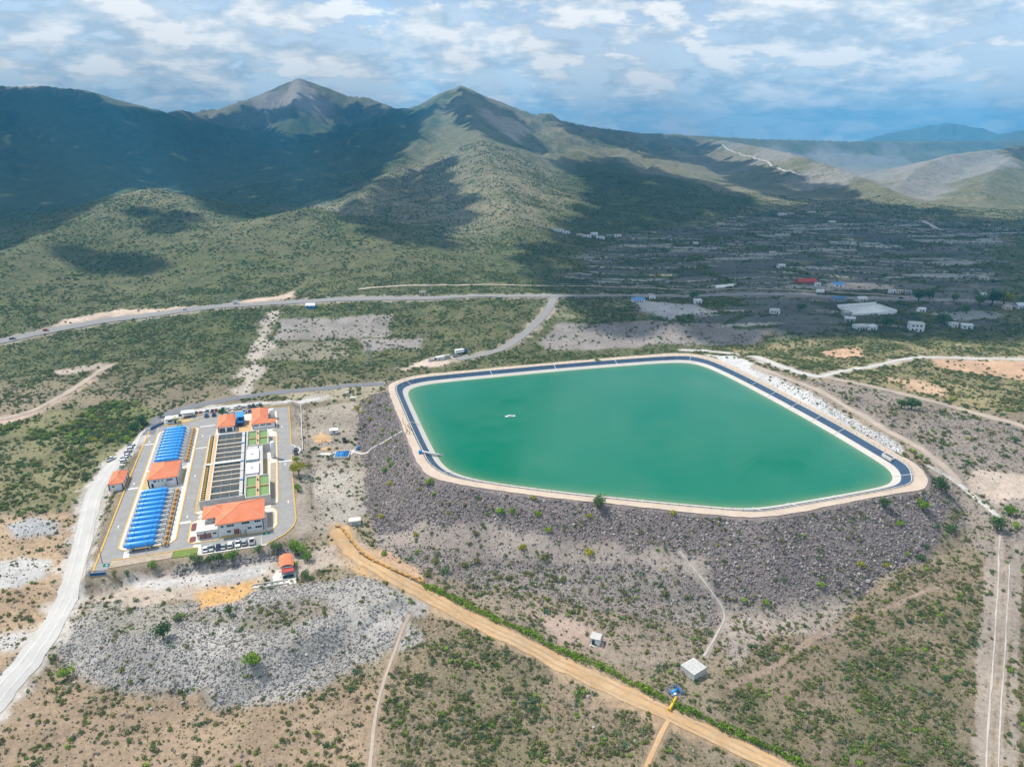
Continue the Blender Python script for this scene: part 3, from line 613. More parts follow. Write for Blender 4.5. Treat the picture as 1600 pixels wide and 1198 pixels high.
# ------------------------------------------------------------------ roads and tracks, draped on the ground
ROADPTS = []
def drape(name, P, width, mat, dz=0.12, across=3, jag=0.0, label=None, step=2.0, z=None):
    Q = resample(chaikin(P, 2, closed=False), step); t = np.gradient(Q, axis=0); t /= np.linalg.norm(t, axis=1)[:, None] + 1e-9
    nrm = np.stack([-t[:, 1], t[:, 0]], 1); v = []; n = len(Q); W = np.interp(np.linspace(0, 1, n), np.linspace(0, 1, len(np.atleast_1d(width))), np.atleast_1d(width))
    for e in np.linspace(-.5, .5, max(3, int(np.max(W)) + 2)): ROADPTS.append(resample(Q + nrm * (W * e)[:, None], 1.0))
    for k in range(across + 1):
        f = k / across - .5; w = W * f
        if jag and k in (0, across): w = w * (1 + jag * 2 * (fbm(Q[:, 0], Q[:, 1], 5, 3, 200 + k) - .5))
        X = Q + nrm * w[:, None]; Z = hmap(X[:, 0], X[:, 1]) + dz + (0.06 * (1 - (2 * f) ** 2)) if z is None else np.full(n, z)
        v.append(np.column_stack([X, Z]))
    mb = MB(); mb.v = [tuple(p) for r in v for p in r]
    for k in range(across):
        for i in range(n - 1): mb.f.append((k * n + i, (k + 1) * n + i, (k + 1) * n + i + 1, k * n + i + 1)[::-1])
    o = mb.build(name, mat, smooth=True, kind='structure')
    if label: o['label'] = label
    return Q
def gxy(pts): return gpoly(pts)[:, :2]
drape('gravel_road', gxy([(-40,1130),(0,1082),(60,1012),(108,935),(122,880),(136,815),(150,762),(180,722),(212,694),(236,668)]), [8.2, 7.2, 6.6, 7.0, 9.0], 'gravel_white', .14, 4, .22, 'white gravel road climbing past the waterworks')
drape('access_road', gxy([(228,680),(243,658),(262,646),(300,635),(345,626),(400,617),(455,611),(520,605),(600,600)]), [8.5, 7.5, 6.5, 6.5], 'asphalt_new', .16, 3, .05, 'dark asphalt access road curving behind the works')
drape('verge', gxy([(262,655),(300,645),(345,638),(400,632),(450,626),(500,622)]), [5, 8, 8, 9, 8, 4], 'gravel_white', .10, 3, .4, 'pale gravel verge used as a car park')
drape('dirt_road', gxy([(528,826),(552,862),(610,900),(690,942),(760,980),(850,1022),(950,1072),(1050,1118),(1150,1165),(1290,1232)]), [8, 7.0, 5.8, 5.2, 5.2, 5.0], 'dirt_ochre', .14, 4, .3, 'ochre dirt road running along the pipeline')
for nm, P_, off, m_ in (('gravel_road', [(-40,1130),(0,1082),(60,1012),(108,935),(122,880),(136,815),(150,762),(180,722),(212,694)], 1.5, 'rut_white'), ('dirt_road', [(560,868),(610,900),(690,942),(760,980),(850,1022),(950,1072),(1050,1118),(1150,1165),(1290,1232)], 1.1, 'rut')):
    C_ = resample(chaikin(gxy(P_), 2, False), 4.0); t_ = np.gradient(C_, axis=0); t_ /= np.linalg.norm(t_, axis=1)[:, None]; n_ = np.stack([-t_[:, 1], t_[:, 0]], 1)
    for sg in (-1, 1): drape('wheel_rut', C_ + n_ * (sg * off + .25 * np.sin(np.arange(len(C_)) * .21 + sg))[:, None], .75, m_, .215, 2, .7)
drape('dirt_track', gxy([(1045,1125),(1030,1150),(1010,1198),(1000,1225)]), 1.3, 'dirt_ochre', .10, 2, .4)
drape('dirt_track', gxy([(640,960),(622,1000),(600,1060),(585,1120),(578,1200)]), .9, 'track_soil', .08, 2, .5)
drape('highway', gxy([(-110,556),(0,534),(100,512),(200,497),(300,483.5),(400,475),(500,470),(600,466.5),(700,464.5),(800,463),(900,462.5),(1000,462),(1200,461),(1400,467),(1599,477),(1680,481)]), 11.5, 'highway', .45, 4, .02, 'grey highway crossing the valley', 5.0)
drape('frontage_track', gxy([(560,452),(640,446),(720,445.5),(800,446),(900,447),(1000,450),(1130,452),(1240,454),(1340,458),(1420,464)]), 4, 'track_soil', .35, 2, .4, 'pale dirt track along the highway', 4.0)
drape('side_road', gxy([(868,464),(856,488),(822,520),(786,546),(748,556),(715,562)]), 7, 'highway', .30, 2, .08, 'paved side road joining the highway', 4.0)
drape('white_track', gxy([(1064,547),(1100,548),(1140,552),(1200,567),(1262,586),(1285,589)]), [6, 6, 6], 'gravel_white', .16, 3, .3, 'white gravel track beyond the reservoir')
drape('white_track', gxy([(1285,589),(1340,575),(1400,563),(1470,558),(1600,561),(1680,566)]), 3.4, 'gravel_white', .14, 3, .35, 'white gravel track crossing the green scrub')
drape('brown_track', gxy([(1285,590),(1340,600),(1400,613),(1470,630),(1540,650),(1640,680)]), 4.5, 'track_soil', .14, 3, .35)
drape('brown_track', gxy([(1180,572),(1260,602),(1330,640),(1400,680),(1445,705),(1500,755)]), 3.6, 'track_soil', .12, 3, .4)
drape('hill_track', gxy([(1128,226),(1134,234),(1170,244),(1205,262),(1250,275)]), 7, 'track_pale', 1.5, 2, .5, None, 12.0)
drape('hill_track', gxy([(1440,345),(1470,362),(1450,350)]), 8, 'track_pale', 1.0, 2, .4, None, 10.0)
drape('wheel_track', gxy([(1563,835),(1560,900),(1556,960),(1552,1040),(1545,1110),(1540,1225)]), .5, 'track_pale', .10, 2, .9)
drape('wheel_track', gxy([(1577,880),(1573,960),(1570,1040),(1563,1110),(1560,1225)]), .4, 'track_pale', .10, 2, .9)
drape('pale_berm', gxy([(1063,862),(1085,890),(1105,915),(1128,945),(1135,965),(1120,990),(1100,1025)]), [.4, .4, .5, .8], 'track_pale', .15, 2, .8, None, 1.0)
drape('left_track', gxy([(175,570),(150,582),(110,612),(60,640),(0,656),(-60,668)]), 4, 'track_soil', .14, 2, .4)

# ------------------------------------------------------------------ reservoir
def ring(P, Q, zp, zq, name, mat, smooth=False):
    n = len(P); v = [(x, y, zp) for x, y in P] + [(x, y, zq) for x, y in Q]
    mb = MB(); mb.add(v, [(i, (i + 1) % n, n + (i + 1) % n, n + i) for i in range(n)]); return mb.build(name, mat, smooth=smooth)
cin = resample(chaikin(CIN, 2), 1.5, True); NP = len(cin)
# outer crest edge, matched to the inner one by its nearest point
co_d = resample(chaikin(COUT, 2), .5, True)
cout = np.array([co_d[np.argmin(((co_d - p) ** 2).sum(1))] for p in cin])
cout = cin + (cout - cin) * (.80 + .30 * fbm(cout[:, 0], cout[:, 1], 6, 3, 210))[:, None]
o = ring(cout, cin, CREST_Z - .02, CREST_Z + .06, 'crest_road', 'crest_soil'); tag(o, 'sandy track round the rim of the reservoir', kind='structure')
def soften(P, k):
    for _ in range(k): P = .25 * np.roll(P, 1, 0) + .5 * P + .25 * np.roll(P, -1, 0)
    return P
l1 = soften(inset(cin, 3.8), 25); l2 = soften(inset(cin, 6.6), 60); l3 = soften(inset(cin, 10.5), 80)
o = ring(cin, l1, CREST_Z + .06, 10.1, 'reservoir_liner', 'liner', True); tag(o, 'black plastic liner on the upper bank of the reservoir', 'liner')
o = ring(l1, l2, 10.12, WATER_Z, 'sediment_band', 'sediment', True); tag(o, 'pale dried sediment band between black liner and water', 'bank')
o = ring(l2, l3, WATER_Z, 7.6, 'submerged_bank', 'sediment'); tag(o, kind='structure')
wp = soften(inset(cin, 6.5), 60); rings = [wp]; dep = [0.0]
cen = wp.mean(0)
for f, d in ((.985, .45), (.96, .8), (.9, 1), (.75, 1), (.5, 1), (.2, 1)): rings.append(cen + (wp - cen) * f); dep.append(d)
mb = MB(); mb.loft([[(x, y, WATER_Z + .02) for x, y in r] for r in rings], True, False); mb.f.append(tuple(range((len(rings) - 1) * NP, len(rings) * NP)))
w = mb.build('water', 'reservoir_water'); tag(w, 'still turquoise green water of the reservoir', kind='structure')
a = w.data.attributes.new('depth', 'FLOAT', 'POINT'); a.data.foreach_set('value', np.repeat(dep, NP).astype(np.float32))
# low parapet on the inner edge of the crest: coping and posts
pr = inset(cin, .35); pr2 = inset(cin, .62)
mb = MB(); mb.loft([[(x, y, CREST_Z + z) for x, y in q] for q, z in ((pr, 0), (pr, .2), (pr2, .2), (pr2, -.1))], True, False)
par = thing('parapet', 'low concrete parapet along the rim of the reservoir', 'parapet', (0, 0, 0)); mb.build('coping', 'concrete_pale', par)
fp = resample(inset(cin, -.25), 4.0, True)
mbp = MB().cyl((0, 0, 0), (0, 0, 1.3), .06, 5); pm = mbp.build('post', 'post_dark', par); pm.location = (*fp[0], CREST_Z)
for q in fp[1:]:
    c = pm.copy(); COL.objects.link(c); c.parent = par; c.location = (*q, CREST_Z)
mb = MB()
for zz in (.55, 1.15): mb.tube([(x, y, CREST_Z + zz) for x, y in np.vstack([fp, fp[:1]])], .025, 3)
mb.build('wire', 'wire', par)
# safety ropes lying down the bank
rope_px = [(641,662),(640,600),(766,581),(866,573),(961,564),(1080,560),(1180,600),(1206,616),(1240,634),(1275,653),(1313,673),(1421,744),(1312,776),(1243,789),(1184,799),(862,766),(1003,781),(695,739)]
NTH = ['first', 'second', 'third', 'fourth', 'fifth', 'sixth', 'seventh', 'eighth', 'ninth', 'tenth', 'eleventh', 'twelfth', 'thirteenth', 'fourteenth', 'fifteenth', 'sixteenth', 'seventeenth', 'eighteenth']
def rim(px, py): p = np.array(at_z(px, py, 10.5)); return int(np.argmin(((cin - p) ** 2).sum(1)))
i0 = rim(664, 707)
for k, i in enumerate(sorted((rim(*q) for q in rope_px), key=lambda i: (i - i0) % NP)):
    a, b, c = cin[i], l1[i], l2[i]; wob = rng.normal(0, .15, 2)
    mb = MB(); mb.tube([(*a, CREST_Z + .25), (*(a * .5 + b * .5 + wob), (CREST_Z + 10.1) / 2 + .22), (*b, 10.3), (*c, WATER_Z + .15)], .13, 5)
    tag(mb.build('safety_rope', 'rope'), f'white safety rope on the black liner, {NTH[k]} anticlockwise from the jetty', 'rope', 'safety ropes round the reservoir')
# float with a pump, out on the water
p = at_z(797, 651, WATER_Z)
fl = thing('pump_float', 'small white pump float lying on the green water', 'float', (p[0], p[1], WATER_Z), R(12))
MB().loft([[(x * s_, y, z) for y, z in ((-.5, .0), (.5, .0), (.55, .45), (-.55, .45))] for x, s_ in ((-2.6, 1), (-2.2, 1), (2.2, 1), (2.7, 1))]).build('hull', 'white_paint', fl)
MB().box(-1.2, .6, -.35, .35, .45, .95).build('deck_box', 'white_wall', fl); MB().cyl((1.2, 0, .45), (1.2, 0, 1.2), .15, 8).build('mast', 'steel_grey', fl)
# intake jetty pipe on the left bank
p = np.array(at_z(664, 707, CREST_Z)); i = int(np.argmin(((cin - p) ** 2).sum(1)))
a, c = cin[i], l2[i]; d = (c - a) / np.linalg.norm(c - a)
it = thing('intake_pipe', 'thick white intake pipe running down the bank beside blue pump', 'pipe', (0, 0, 0))
MB().cyl((*(a - d * .5), CREST_Z + .9), (*(a + d * 9.5), WATER_Z - .25), .5, 10).build('pipe', 'pipe_white', it, True)
MB().obox((*(a - d * 1.2), CREST_Z + .8), (1.4, 1.2, 1.5), math.atan2(d[1], d[0])).build('pump_housing', 'blue_light', it)
for s_ in (3.0, 7.0): MB().obox((*(a + d * s_), CREST_Z - .5 - .22 * s_), (.4, 1.5, 1.3), math.atan2(d[1], d[0])).build('support', 'concrete', it)
# concrete outlet box on the far right bank
p = np.array(at_z(1391, 712, CREST_Z)); i = int(np.argmin(((cin - p) ** 2).sum(1))); a = cin[i]; t_ = cin[(i + 3) % NP] - cin[i - 3]; ang = math.atan2(t_[1], t_[0])
ob = thing('outlet_box', 'pale concrete outlet box set in the black liner', 'outlet box', (*(a + (l1[i] - a) * .35), CREST_Z), ang)
for q in ((-3, 3, -1.7, -1.3), (-3, 3, 1.3, 1.7), (-3, -2.6, -1.3, 1.3), (2.6, 3, -1.3, 1.3)): MB().box(*q, -1.2, .3).build('wall', 'concrete_pale', ob)
MB().box(-2.6, 2.6, -1.3, 1.3, -.9, -.8).build('grating', 'dark_door', ob)
# ------------------------------------------------------------------ the waterworks: paving, islands, kerbs (u, v in metres)
def rrect(u0, u1, v0, v1, r=2.5, n=5):
    P = []
    for cx, cy, a0 in ((u1 - r, v0 + r, -90), (u1 - r, v1 - r, 0), (u0 + r, v1 - r, 90), (u0 + r, v0 + r, 180)):
        for k in range(n + 1): a = R(a0 + 90 * k / n); P.append((cx + r * math.cos(a), cy + r * math.sin(a)))
    return P
def to_world(P): return [PW(u, v) for u, v in P]
def slab(name, P, z0, z1, mat, kind='structure', parent=None):
    return MB().prism(to_world(P), z0, z1).build(name, mat, parent, kind=kind if parent is None else None)
def kerb_ring(P, w, z0, z1, name, mat, parent=None):
    Q = ccw(P); I = inset(Q, w); mb = MB()
    mb.loft([[(*PW(*p), z0) for p in Q], [(*PW(*p), z1) for p in Q], [(*PW(*p), z1) for p in I], [(*PW(*p), z0) for p in I]], True, False)
    return mb.build(name, mat, parent, kind='structure' if parent is None else None)
def kerb_line(pts, w, h, mat, name='kerb', parent=None):
    Q = resample(pts, 3.0); t = np.gradient(Q, axis=0); t /= np.linalg.norm(t, axis=1)[:, None]; n = np.stack([-t[:, 1], t[:, 0]], 1)
    mb = MB(); mb.loft([[(*PW(*(q - m * w / 2)), -.05), (*PW(*(q - m * w / 2)), h), (*PW(*(q + m * w / 2)), h), (*PW(*(q + m * w / 2)), -.05)] for q, m in zip(Q, n)], True, True)
    return mb.build(name, mat, parent, kind='structure' if parent is None else None)
asph = [(-8, 0), (-3.6, -.6), (-3.4, 8.6), (18, 8.0), (26.5, 8), (27, 2.6), (50.6, 2.4), (52, 4), (56, 6.5), (59.5, 10), (61.5, 14), (62.3, 20), (63.5, 88), (67, 84), (67.5, 92), (63.6, 97), (64.5, 156), (40, 158.5), (20, 158), (6, 152), (-1.3, 150.5), (-7, 142.5)]
slab('plant_road', asph, -.3, 0.0, 'asphalt')
def island(name, P, top, label, paving='concrete_pale', wk=.45, kmat='yellow_paint'):
    root = thing(name, None, None); root['kind'] = 'structure'; root['label'] = label
    kerb_ring(P, wk, -.05, .17, 'kerb', kmat, root)
    MB().prism(to_world(inset(ccw(P), wk - .02)), -.05, .14).build('paving', paving, root)
    for nm, Q, m, h in top: MB().prism(to_world(Q), .0, h).build(nm, m, root)
    return root
island('tank_island', rrect(-2.6, 17.9, 14.2, 139, 4), [('gravel_bed', rrect(-1.2, 15.6, 16, 66, 2.5), 'gravel', .18), ('gravel_bed', rrect(-1.2, 15.6, 87, 137.5, 2.5), 'gravel', .18), ('planting_bed', [(-1.2, 67), (1.2, 67), (1.2, 86), (-1.2, 86)], 'ochre_bed', .18), ('planting_bed', [(14.8, 68), (16, 68), (16, 86), (14.8, 86)], 'ochre_bed', .18)], 'raised island with gravel beds under the blue tanks')
island('basin_island', [(22.7, 36.5), (24.5, 35), (55.5, 35), (56.2, 37), (57.4, 113), (57.2, 118), (54.8, 121), (58, 124), (58, 151), (27, 151), (26, 122), (23.5, 118)], [('soil_bed', [(23.2, 38), (24.8, 38), (24.9, 112), (23.8, 112)], 'soil_bed', .18), ('gravel_bed', [(53, 40), (55.2, 40), (56, 78), (53.4, 78)], 'soil_bed', .18), ('soil_bed', [(53.6, 92), (56.2, 92), (56.6, 112), (53.9, 112)], 'soil_bed', .18), ('ochre_bed', [(49, 58), (52, 58), (52.3, 84), (50.2, 84)], 'ochre_bed', .18), ('ochre_paving', [(37, 121), (44.5, 121), (44.5, 140), (37.5, 140)], 'walk_orange', .18)], 'raised island round the concrete filter basins')
island('office_island', [(21.9, 13.5), (24, 11.5), (33, 11.5), (34, 12.3), (50, 11.8), (53.5, 12.8), (55.3, 16), (55.6, 28), (54, 31.5), (50.3, 32.5), (26.6, 32.2), (22, 29)], [('lawn', [(51.3, 15), (53, 15.2), (54, 18), (54.3, 27), (51.5, 28)], 'soil_bed', .18), ('lawn', [(34.5, 12.4), (40.5, 12.4), (40.5, 13.6), (34.2, 13.8)], 'ochre_bed', .19), ('flower_bed', rrect(22.7, 25, 12.6, 17, 1), 'maroon_bed', .2), ('flower_bed', rrect(22.6, 24.6, 21.5, 28, 1), 'maroon_bed', .2)], 'raised island round the white office building')
# outer kerbs, verge, lawn, markings
kerb_line([(-8.2, 1), (-8.1, 79), (-7.2, 140)], .6, .18, 'yellow_paint')
kerb_line([(-3.4, 8.8), (18, 8.2), (26.3, 8.2)], .4, .18, 'yellow_paint')
kerb_line([(50.8, 2.2), (54, 4.6), (58, 8), (61, 12.5), (62.5, 18), (62.7, 50), (63.4, 86)], .45, .18, 'yellow_paint')
kerb_line([(63.7, 98), (64.3, 125), (64.7, 156.3)], .45, .18, 'yellow_paint'); kerb_line([(64.7, 156.3), (52, 158.2), (42, 158.8)], .45, .18, 'yellow_paint')
kerb_line([(-1.2, 146.5), (8, 147), (16, 150), (19, 155)], .5, .18, 'yellow_paint'); kerb_line([(63.6, 84), (67.4, 86), (67.8, 92), (63.8, 98)], .7, .2, 'concrete_pale')
slab('lawn_strip', [(17.5, 3.4), (26, 2.5), (26.2, 7.9), (18, 7.9)], -.1, .1, 'lawn'); slab('verge_strip', [(-3.3, 3.5), (17.3, 3.6), (17.8, 7.9), (-3.3, 8.5)], -.1, .06, 'soil_bed')
slab('guard_lawn', [(-.8, 147), (5, 147.3), (12, 150), (14, 153), (2, 153.5)], -.1, .09, 'ochre_bed')
slab('footpath', [(26.3, 2.0), (51, 1.6), (51.2, 2.3), (27.6, 2.7), (27.2, 10.2), (24.5, 10.6), (24.3, 8.1), (26.3, 7.8)], -.05, .12, 'concrete_pale')
mk = [('crosswalk', [(18, 29.4), (22, 29.4), (22, 31), (18, 31)]), ('crosswalk', [(-7.6, 69.4), (-2.8, 69.4), (-2.8, 70.7), (-7.6, 70.7)]), ('crosswalk', [(18.1, 108), (23.2, 108), (23.2, 109), (18.1, 109)]), ('crosswalk', [(18, 138.5), (25.8, 138.5), (25.8, 139.5), (18, 139.5)]),
      ('crosswalk', [(57.2, 78), (63.1, 78), (63.1, 79), (57.2, 79)]), ('crosswalk', [(.5, 8.8), (2.4, 8.8), (2.0, 14), (.2, 14)]), ('crosswalk', [(-7, 121), (-2.7, 121), (-2.7, 122), (-7, 122)]), ('crosswalk', [(24.5, 32.2), (27, 32.2), (27, 35), (24.8, 35)]), ('crosswalk', [(50.5, 32.5), (53, 32.5), (53, 35), (50.8, 35)])]
for nm, P in mk: slab(nm, P, -.02, .006, 'marking')
for u in (20.2, -5.2, 60):
    for v in (34, 74, 124): slab('lane_arrow', [(u - .22, v), (u + .22, v), (u + .18, v + 1.5), (u + .42, v + 1.5), (u, v + 2.4), (u - .42, v + 1.5), (u - .18, v + 1.5)], -.02, .006, 'marking')
for k in range(10): slab('bay_line', [(27.6 + 2.36 * k, 2.9), (27.75 + 2.36 * k, 2.9), (27.75 + 2.36 * k, 8.2), (27.6 + 2.36 * k, 8.2)], -.02, .006, 'marking')
for u, v in ((-5.6, 5), (49.6, 9.6), (6, 143.6)):
    slab('assembly_point_marking', [(u, v), (u + 2.6, v), (u + 2.6, v + 2), (u, v + 2)], -.02, .006, 'teal_water')
    slab('assembly_point_marking', [(u + .9, v + .7), (u + 1.7, v + .7), (u + 1.7, v + 1.3), (u + .9, v + 1.3)], -.02, .010, 'marking')

# ------------------------------------------------------------------ blue pressure filters
def make_filter():
    t = thing('filter_tank', '', 'tank')
    Lh = 5.15; r = 1.32; n = 20; prof = [(-Lh - .02, .05), (-Lh + .12, .55), (-Lh + .35, .95), (-Lh + .75, 1.22), (-Lh + 1.1, r), (Lh - 1.1, r), (Lh - .75, 1.22), (Lh - .35, .95), (Lh - .12, .55), (Lh + .02, .05)]
    def ringx(x, rr): return [(x, rr * math.cos(2 * math.pi * k / n), 2.05 + rr * math.sin(2 * math.pi * k / n)) for k in range(n)]
    sh = MB(); sh.loft([ringx(x, q) for x, q in prof]); shell = sh.build('shell', 'tank_blue', t, True)
    for x in (-3.0, 2.9):
        MB().loft([ringx(x - .09, r + .012), ringx(x - .09, r + .05), ringx(x + .09, r + .05), ringx(x + .09, r + .012)]).build('seam_band', 'tank_blue_dark', shell)
    for x in (-3.2, 3.2): MB().box(x - .25, x + .25, -1.1, 1.1, 0, 1.25).build('saddle', 'concrete', t)
    m = MB(); m.cyl((-Lh - .35, 0, 2.05), (-Lh + .1, 0, 2.05), .42, 12); m.cyl((-Lh - .45, 0, 2.05), (-Lh - .35, 0, 2.05), .52, 12); m.build('manhole', 'tank_blue_dark', t)
    for y, z in ((-.55, 2.6), (.55, 1.35)):
        MB().cyl((Lh - .25, y, z), (8.2, y, z), .17, 8).build('pipe', 'pipe_white', t, True)
        MB().cyl((6.3, y, z), (6.42, y, z), .3, 8).build('flange', 'steel_grey', t)
    m = MB(); m.cyl((7.2, -.55, .2), (7.2, -.55, 2.6), .16, 8); m.cyl((7.2, .55, .2), (7.2, .55, 1.35), .16, 8); m.build('riser', 'steel_grey', t)
    v = MB(); v.cyl((8.2, -.75, .9), (8.2, .9, .9), .38, 10); v.box(7.9, 9.2, -.5, .6, .3, 1.5); vv = v.build('valve', 'valve_orange', t)
    MB().cyl((8.6, 0, 1.5), (8.6, 0, 2.0), .05, 5).cyl((8.6, 0, 2.0), (8.6, 0, 2.06), .32, 10).build('handwheel', 'valve_orange', vv)
    MB().cyl((9.1, -2.05, .45), (9.1, 2.05, .45), .2, 8).build('header_pipe', 'steel_grey', t, True)
    return t
tank0 = make_filter(); ordinals = ['first', 'second', 'third', 'fourth', 'fifth', 'sixth', 'seventh', 'eighth', 'ninth', 'tenth', 'eleventh', 'twelfth']
spots = [('front', i, 13.6 + 2.9 + 4.13 * i - 3.2) for i in range(12)] + [('rear', i, 93.4 + 4.0 * i) for i in range(11)]
for k, (row, i, v) in enumerate(spots):
    o = tank0 if k == 0 else copy_tree(tank0)
    x, y = PW(6.0 if row == 'front' else 6.9, v + (.4 if row == 'front' else 0)); o.location = (x, y, .16); o.rotation_euler = (0, 0, TH)
    o['label'] = (f'blue steel filter tank, {ordinals[i]} from the front kerb in the front bank' if row == 'front' else f'blue steel filter tank, {ordinals[i]} behind the middle orange roof in the rear bank')
    o['group'] = 'front bank of blue filter tanks' if row == 'front' else 'rear bank of blue filter tanks'

# ------------------------------------------------------------------ buildings
def hip(w, d, h, over=.5, rise=None, ridge='v'):
    """hip roof over a w (u) by d (v) plan centred on the origin"""
    rise = rise or min(w, d) * .22; a, b = w / 2 + over, d / 2 + over
    if ridge == 'v': k = max(b - a, .05); top = [(0, -k, h + rise), (0, k, h + rise)]
    else: k = max(a - b, .05); top = [(-k, 0, h + rise), (k, 0, h + rise)]
    e = [(-a, -b, h), (a, -b, h), (a, b, h), (-a, b, h)]; lo = [(x, y, h - .22) for x, y, _ in e]
    if ridge == 'v': F = [(0, 1, 8), (1, 2, 9, 8), (2, 3, 9), (3, 0, 8, 9)]; hl = [(0, 8), (1, 8), (2, 9), (3, 9), (8, 9)]
    else: F = [(0, 1, 9, 8), (1, 2, 9), (2, 3, 8, 9), (3, 0, 8)]; hl = [(0, 8), (1, 9), (2, 9), (3, 8), (8, 9)]
    V = e + lo + top; F += [(4, 5, 1, 0), (5, 6, 2, 1), (6, 7, 3, 2), (7, 4, 0, 3), (7, 6, 5, 4)]
    return V, F, [(V[i], V[j]) for i, j in hl]
def add_roof(root, w, d, h, ox=0, oy=0, **kw):
    V, F, L = hip(w, d, h, **kw); V = [(x + ox, y + oy, z) for x, y, z in V]
    rf = MB().add(V, F).build('roof', 'roof_tile', root)
    m = MB()
    for a, b in L: m.cyl((a[0] + ox, a[1] + oy, a[2] + .04), (b[0] + ox, b[1] + oy, b[2] + .04), .13, 5)
    m.build('ridge_cap', 'roof_trim', rf); return rf
def opening(root, name, u, v, z, w, h, side, mat, frame='white_paint', t=.06, mull=0):
    """a window or door on the wall; side 's' faces -v, 'e' faces +u, 'w' faces -u"""
    def bx(a0, a1, z0, z1, d0, d1):
        return (u + a0, u + a1, v - d1, v - d0, z0, z1) if side == 's' else ((u + d0, u + d1, v + a0, v + a1, z0, z1) if side == 'e' else (u - d1, u - d0, v + a0, v + a1, z0, z1))
    p = MB().box(*bx(-w / 2, w / 2, z, z + h, -.02, .02)).build(name, mat, root)
    f = .07; m = MB()
    m.box(*bx(-w / 2 - f, w / 2 + f, z + h, z + h + f, 0, t)).box(*bx(-w / 2 - f, w / 2 + f, z - f, z, 0, t + .04)).box(*bx(-w / 2 - f, -w / 2, z, z + h, 0, t)).box(*bx(w / 2, w / 2 + f, z, z + h, 0, t))
    for k in range(mull): a = -w / 2 + w * (k + 1) / (mull + 1); m.box(*bx(a - .03, a + .03, z, z + h, 0, t * .8))
    m.build('frame', frame, p); return p
def columns(root, w, d, h, mat='navy_paint'):
    for sx in (-1, 1):
        for sy in (-1, 1): MB().box(sx * w / 2 - .22, sx * w / 2 + .22, sy * d / 2 - .22, sy * d / 2 + .22, 0, h - .25).build('column', mat, root)
def house(name, label, u0, u1, v0, v1, h, rise=None, ridge='v', cols=True, cat='building'):
    w, d = u1 - u0, v1 - v0; t = pthing(name, label, cat, (u0 + u1) / 2, (v0 + v1) / 2, z=.05)
    MB().box(-w / 2, w / 2, -d / 2, d / 2, 0, h - .05).build('wall', 'white_wall', t)
    add_roof(t, w, d, h, rise=rise, ridge=ridge)
    if cols: columns(t, w, d, h)
    return t
b = house('filter_house', 'white filter house with orange hip roof between the two tank banks', 2.0, 13.6, 67.6, 85.2, 4.3, 2.6)
for u, w in ((-3.2, 1.3), (-1.6, .5), (-.2, .5), (2.8, 2.6)): opening(b, 'window', u, -8.8, 2.7, w, .7, 's', 'window_glass')
opening(b, 'door', -4.3, -8.8, 0, .9, 2.1, 's', 'dark_door'); opening(b, 'door', 5.8, -4, 0, 1.6, 2.4, 'e', 'red_paint'); opening(b, 'window', 5.8, 2, 2, 2.2, 1, 'e', 'window_glass'); opening(b, 'window', 5.8, 6, 2, 1.2, 1, 'e', 'window_glass')
MB().box(.4, .9, -9.4, -8.8, 0, 2.2).box(1.4, 1.9, -9.4, -8.8, 0, 2.6).build('duct', 'pipe_white', b)
b = house('workshop', 'small white workshop with orange roof beside the white gravel road', -14.2, -8.8, 70.6, 83.6, 3.2, 1.7)
opening(b, 'window', 2.7, -2, 1.2, 1.6, 1, 'e', 'window_glass'); opening(b, 'door', 2.7, 2.5, 0, 1.2, 2.2, 'e', 'dark_door'); opening(b, 'window', -1.0, -6.5, 1.4, .9, .8, 's', 'window_glass')
MB().box(-1.5, 2.2, -7.6, -6.9, 0, .12).build('step', 'concrete_pale', b)
b = house('pump_house', 'white pump house with two dark bays and orange hip roof', 28.0, 36.0, 126.3, 143.0, 3.4, 2.2)
opening(b, 'bay_door', -2.1, -8.35, .1, 2.7, 2.4, 's', 'dark_door', mull=3); opening(b, 'bay_door', 1.6, -8.35, .1, 2.7, 2.4, 's', 'dark_door', mull=3); opening(b, 'window', 4.0, -3, 1.2, 2.4, 1, 'e', 'window_glass')
b = pthing('chlorine_building', 'white chlorination building with L-shaped orange roof next to the white silo', 'building', 49.2, 137, z=.05)
MB().prism([(-4, -11.6), (7.6, -11.6), (7.6, -7), (3.6, -7), (3.6, 11.6), (-4, 11.6)], 0, 3.15).build('wall', 'white_wall', b)
add_roof(b, 7.6, 23.2, 3.2, ox=-.2, oy=0, rise=2.2); rf = add_roof(b, 6.2, 4.6, 3.17, ox=4.4, oy=-9.3, rise=1.1, ridge='u', over=.48)
for u in (-2.2, 1.1, 4.2): opening(b, 'window', u, -11.6, 1.7, 2.4, .75, 's', 'window_glass', mull=2)
opening(b, 'bay_door', 7.6, -9.3, .1, 2.2, 2.4, 'e', 'navy_paint')
for q in ((-4, -11.6), (7.6, -11.6), (7.6, -7)): MB().box(q[0] - .2, q[0] + .2, q[1] - .2, q[1] + .2, 0, 2.95).build('column', 'navy_paint', b)
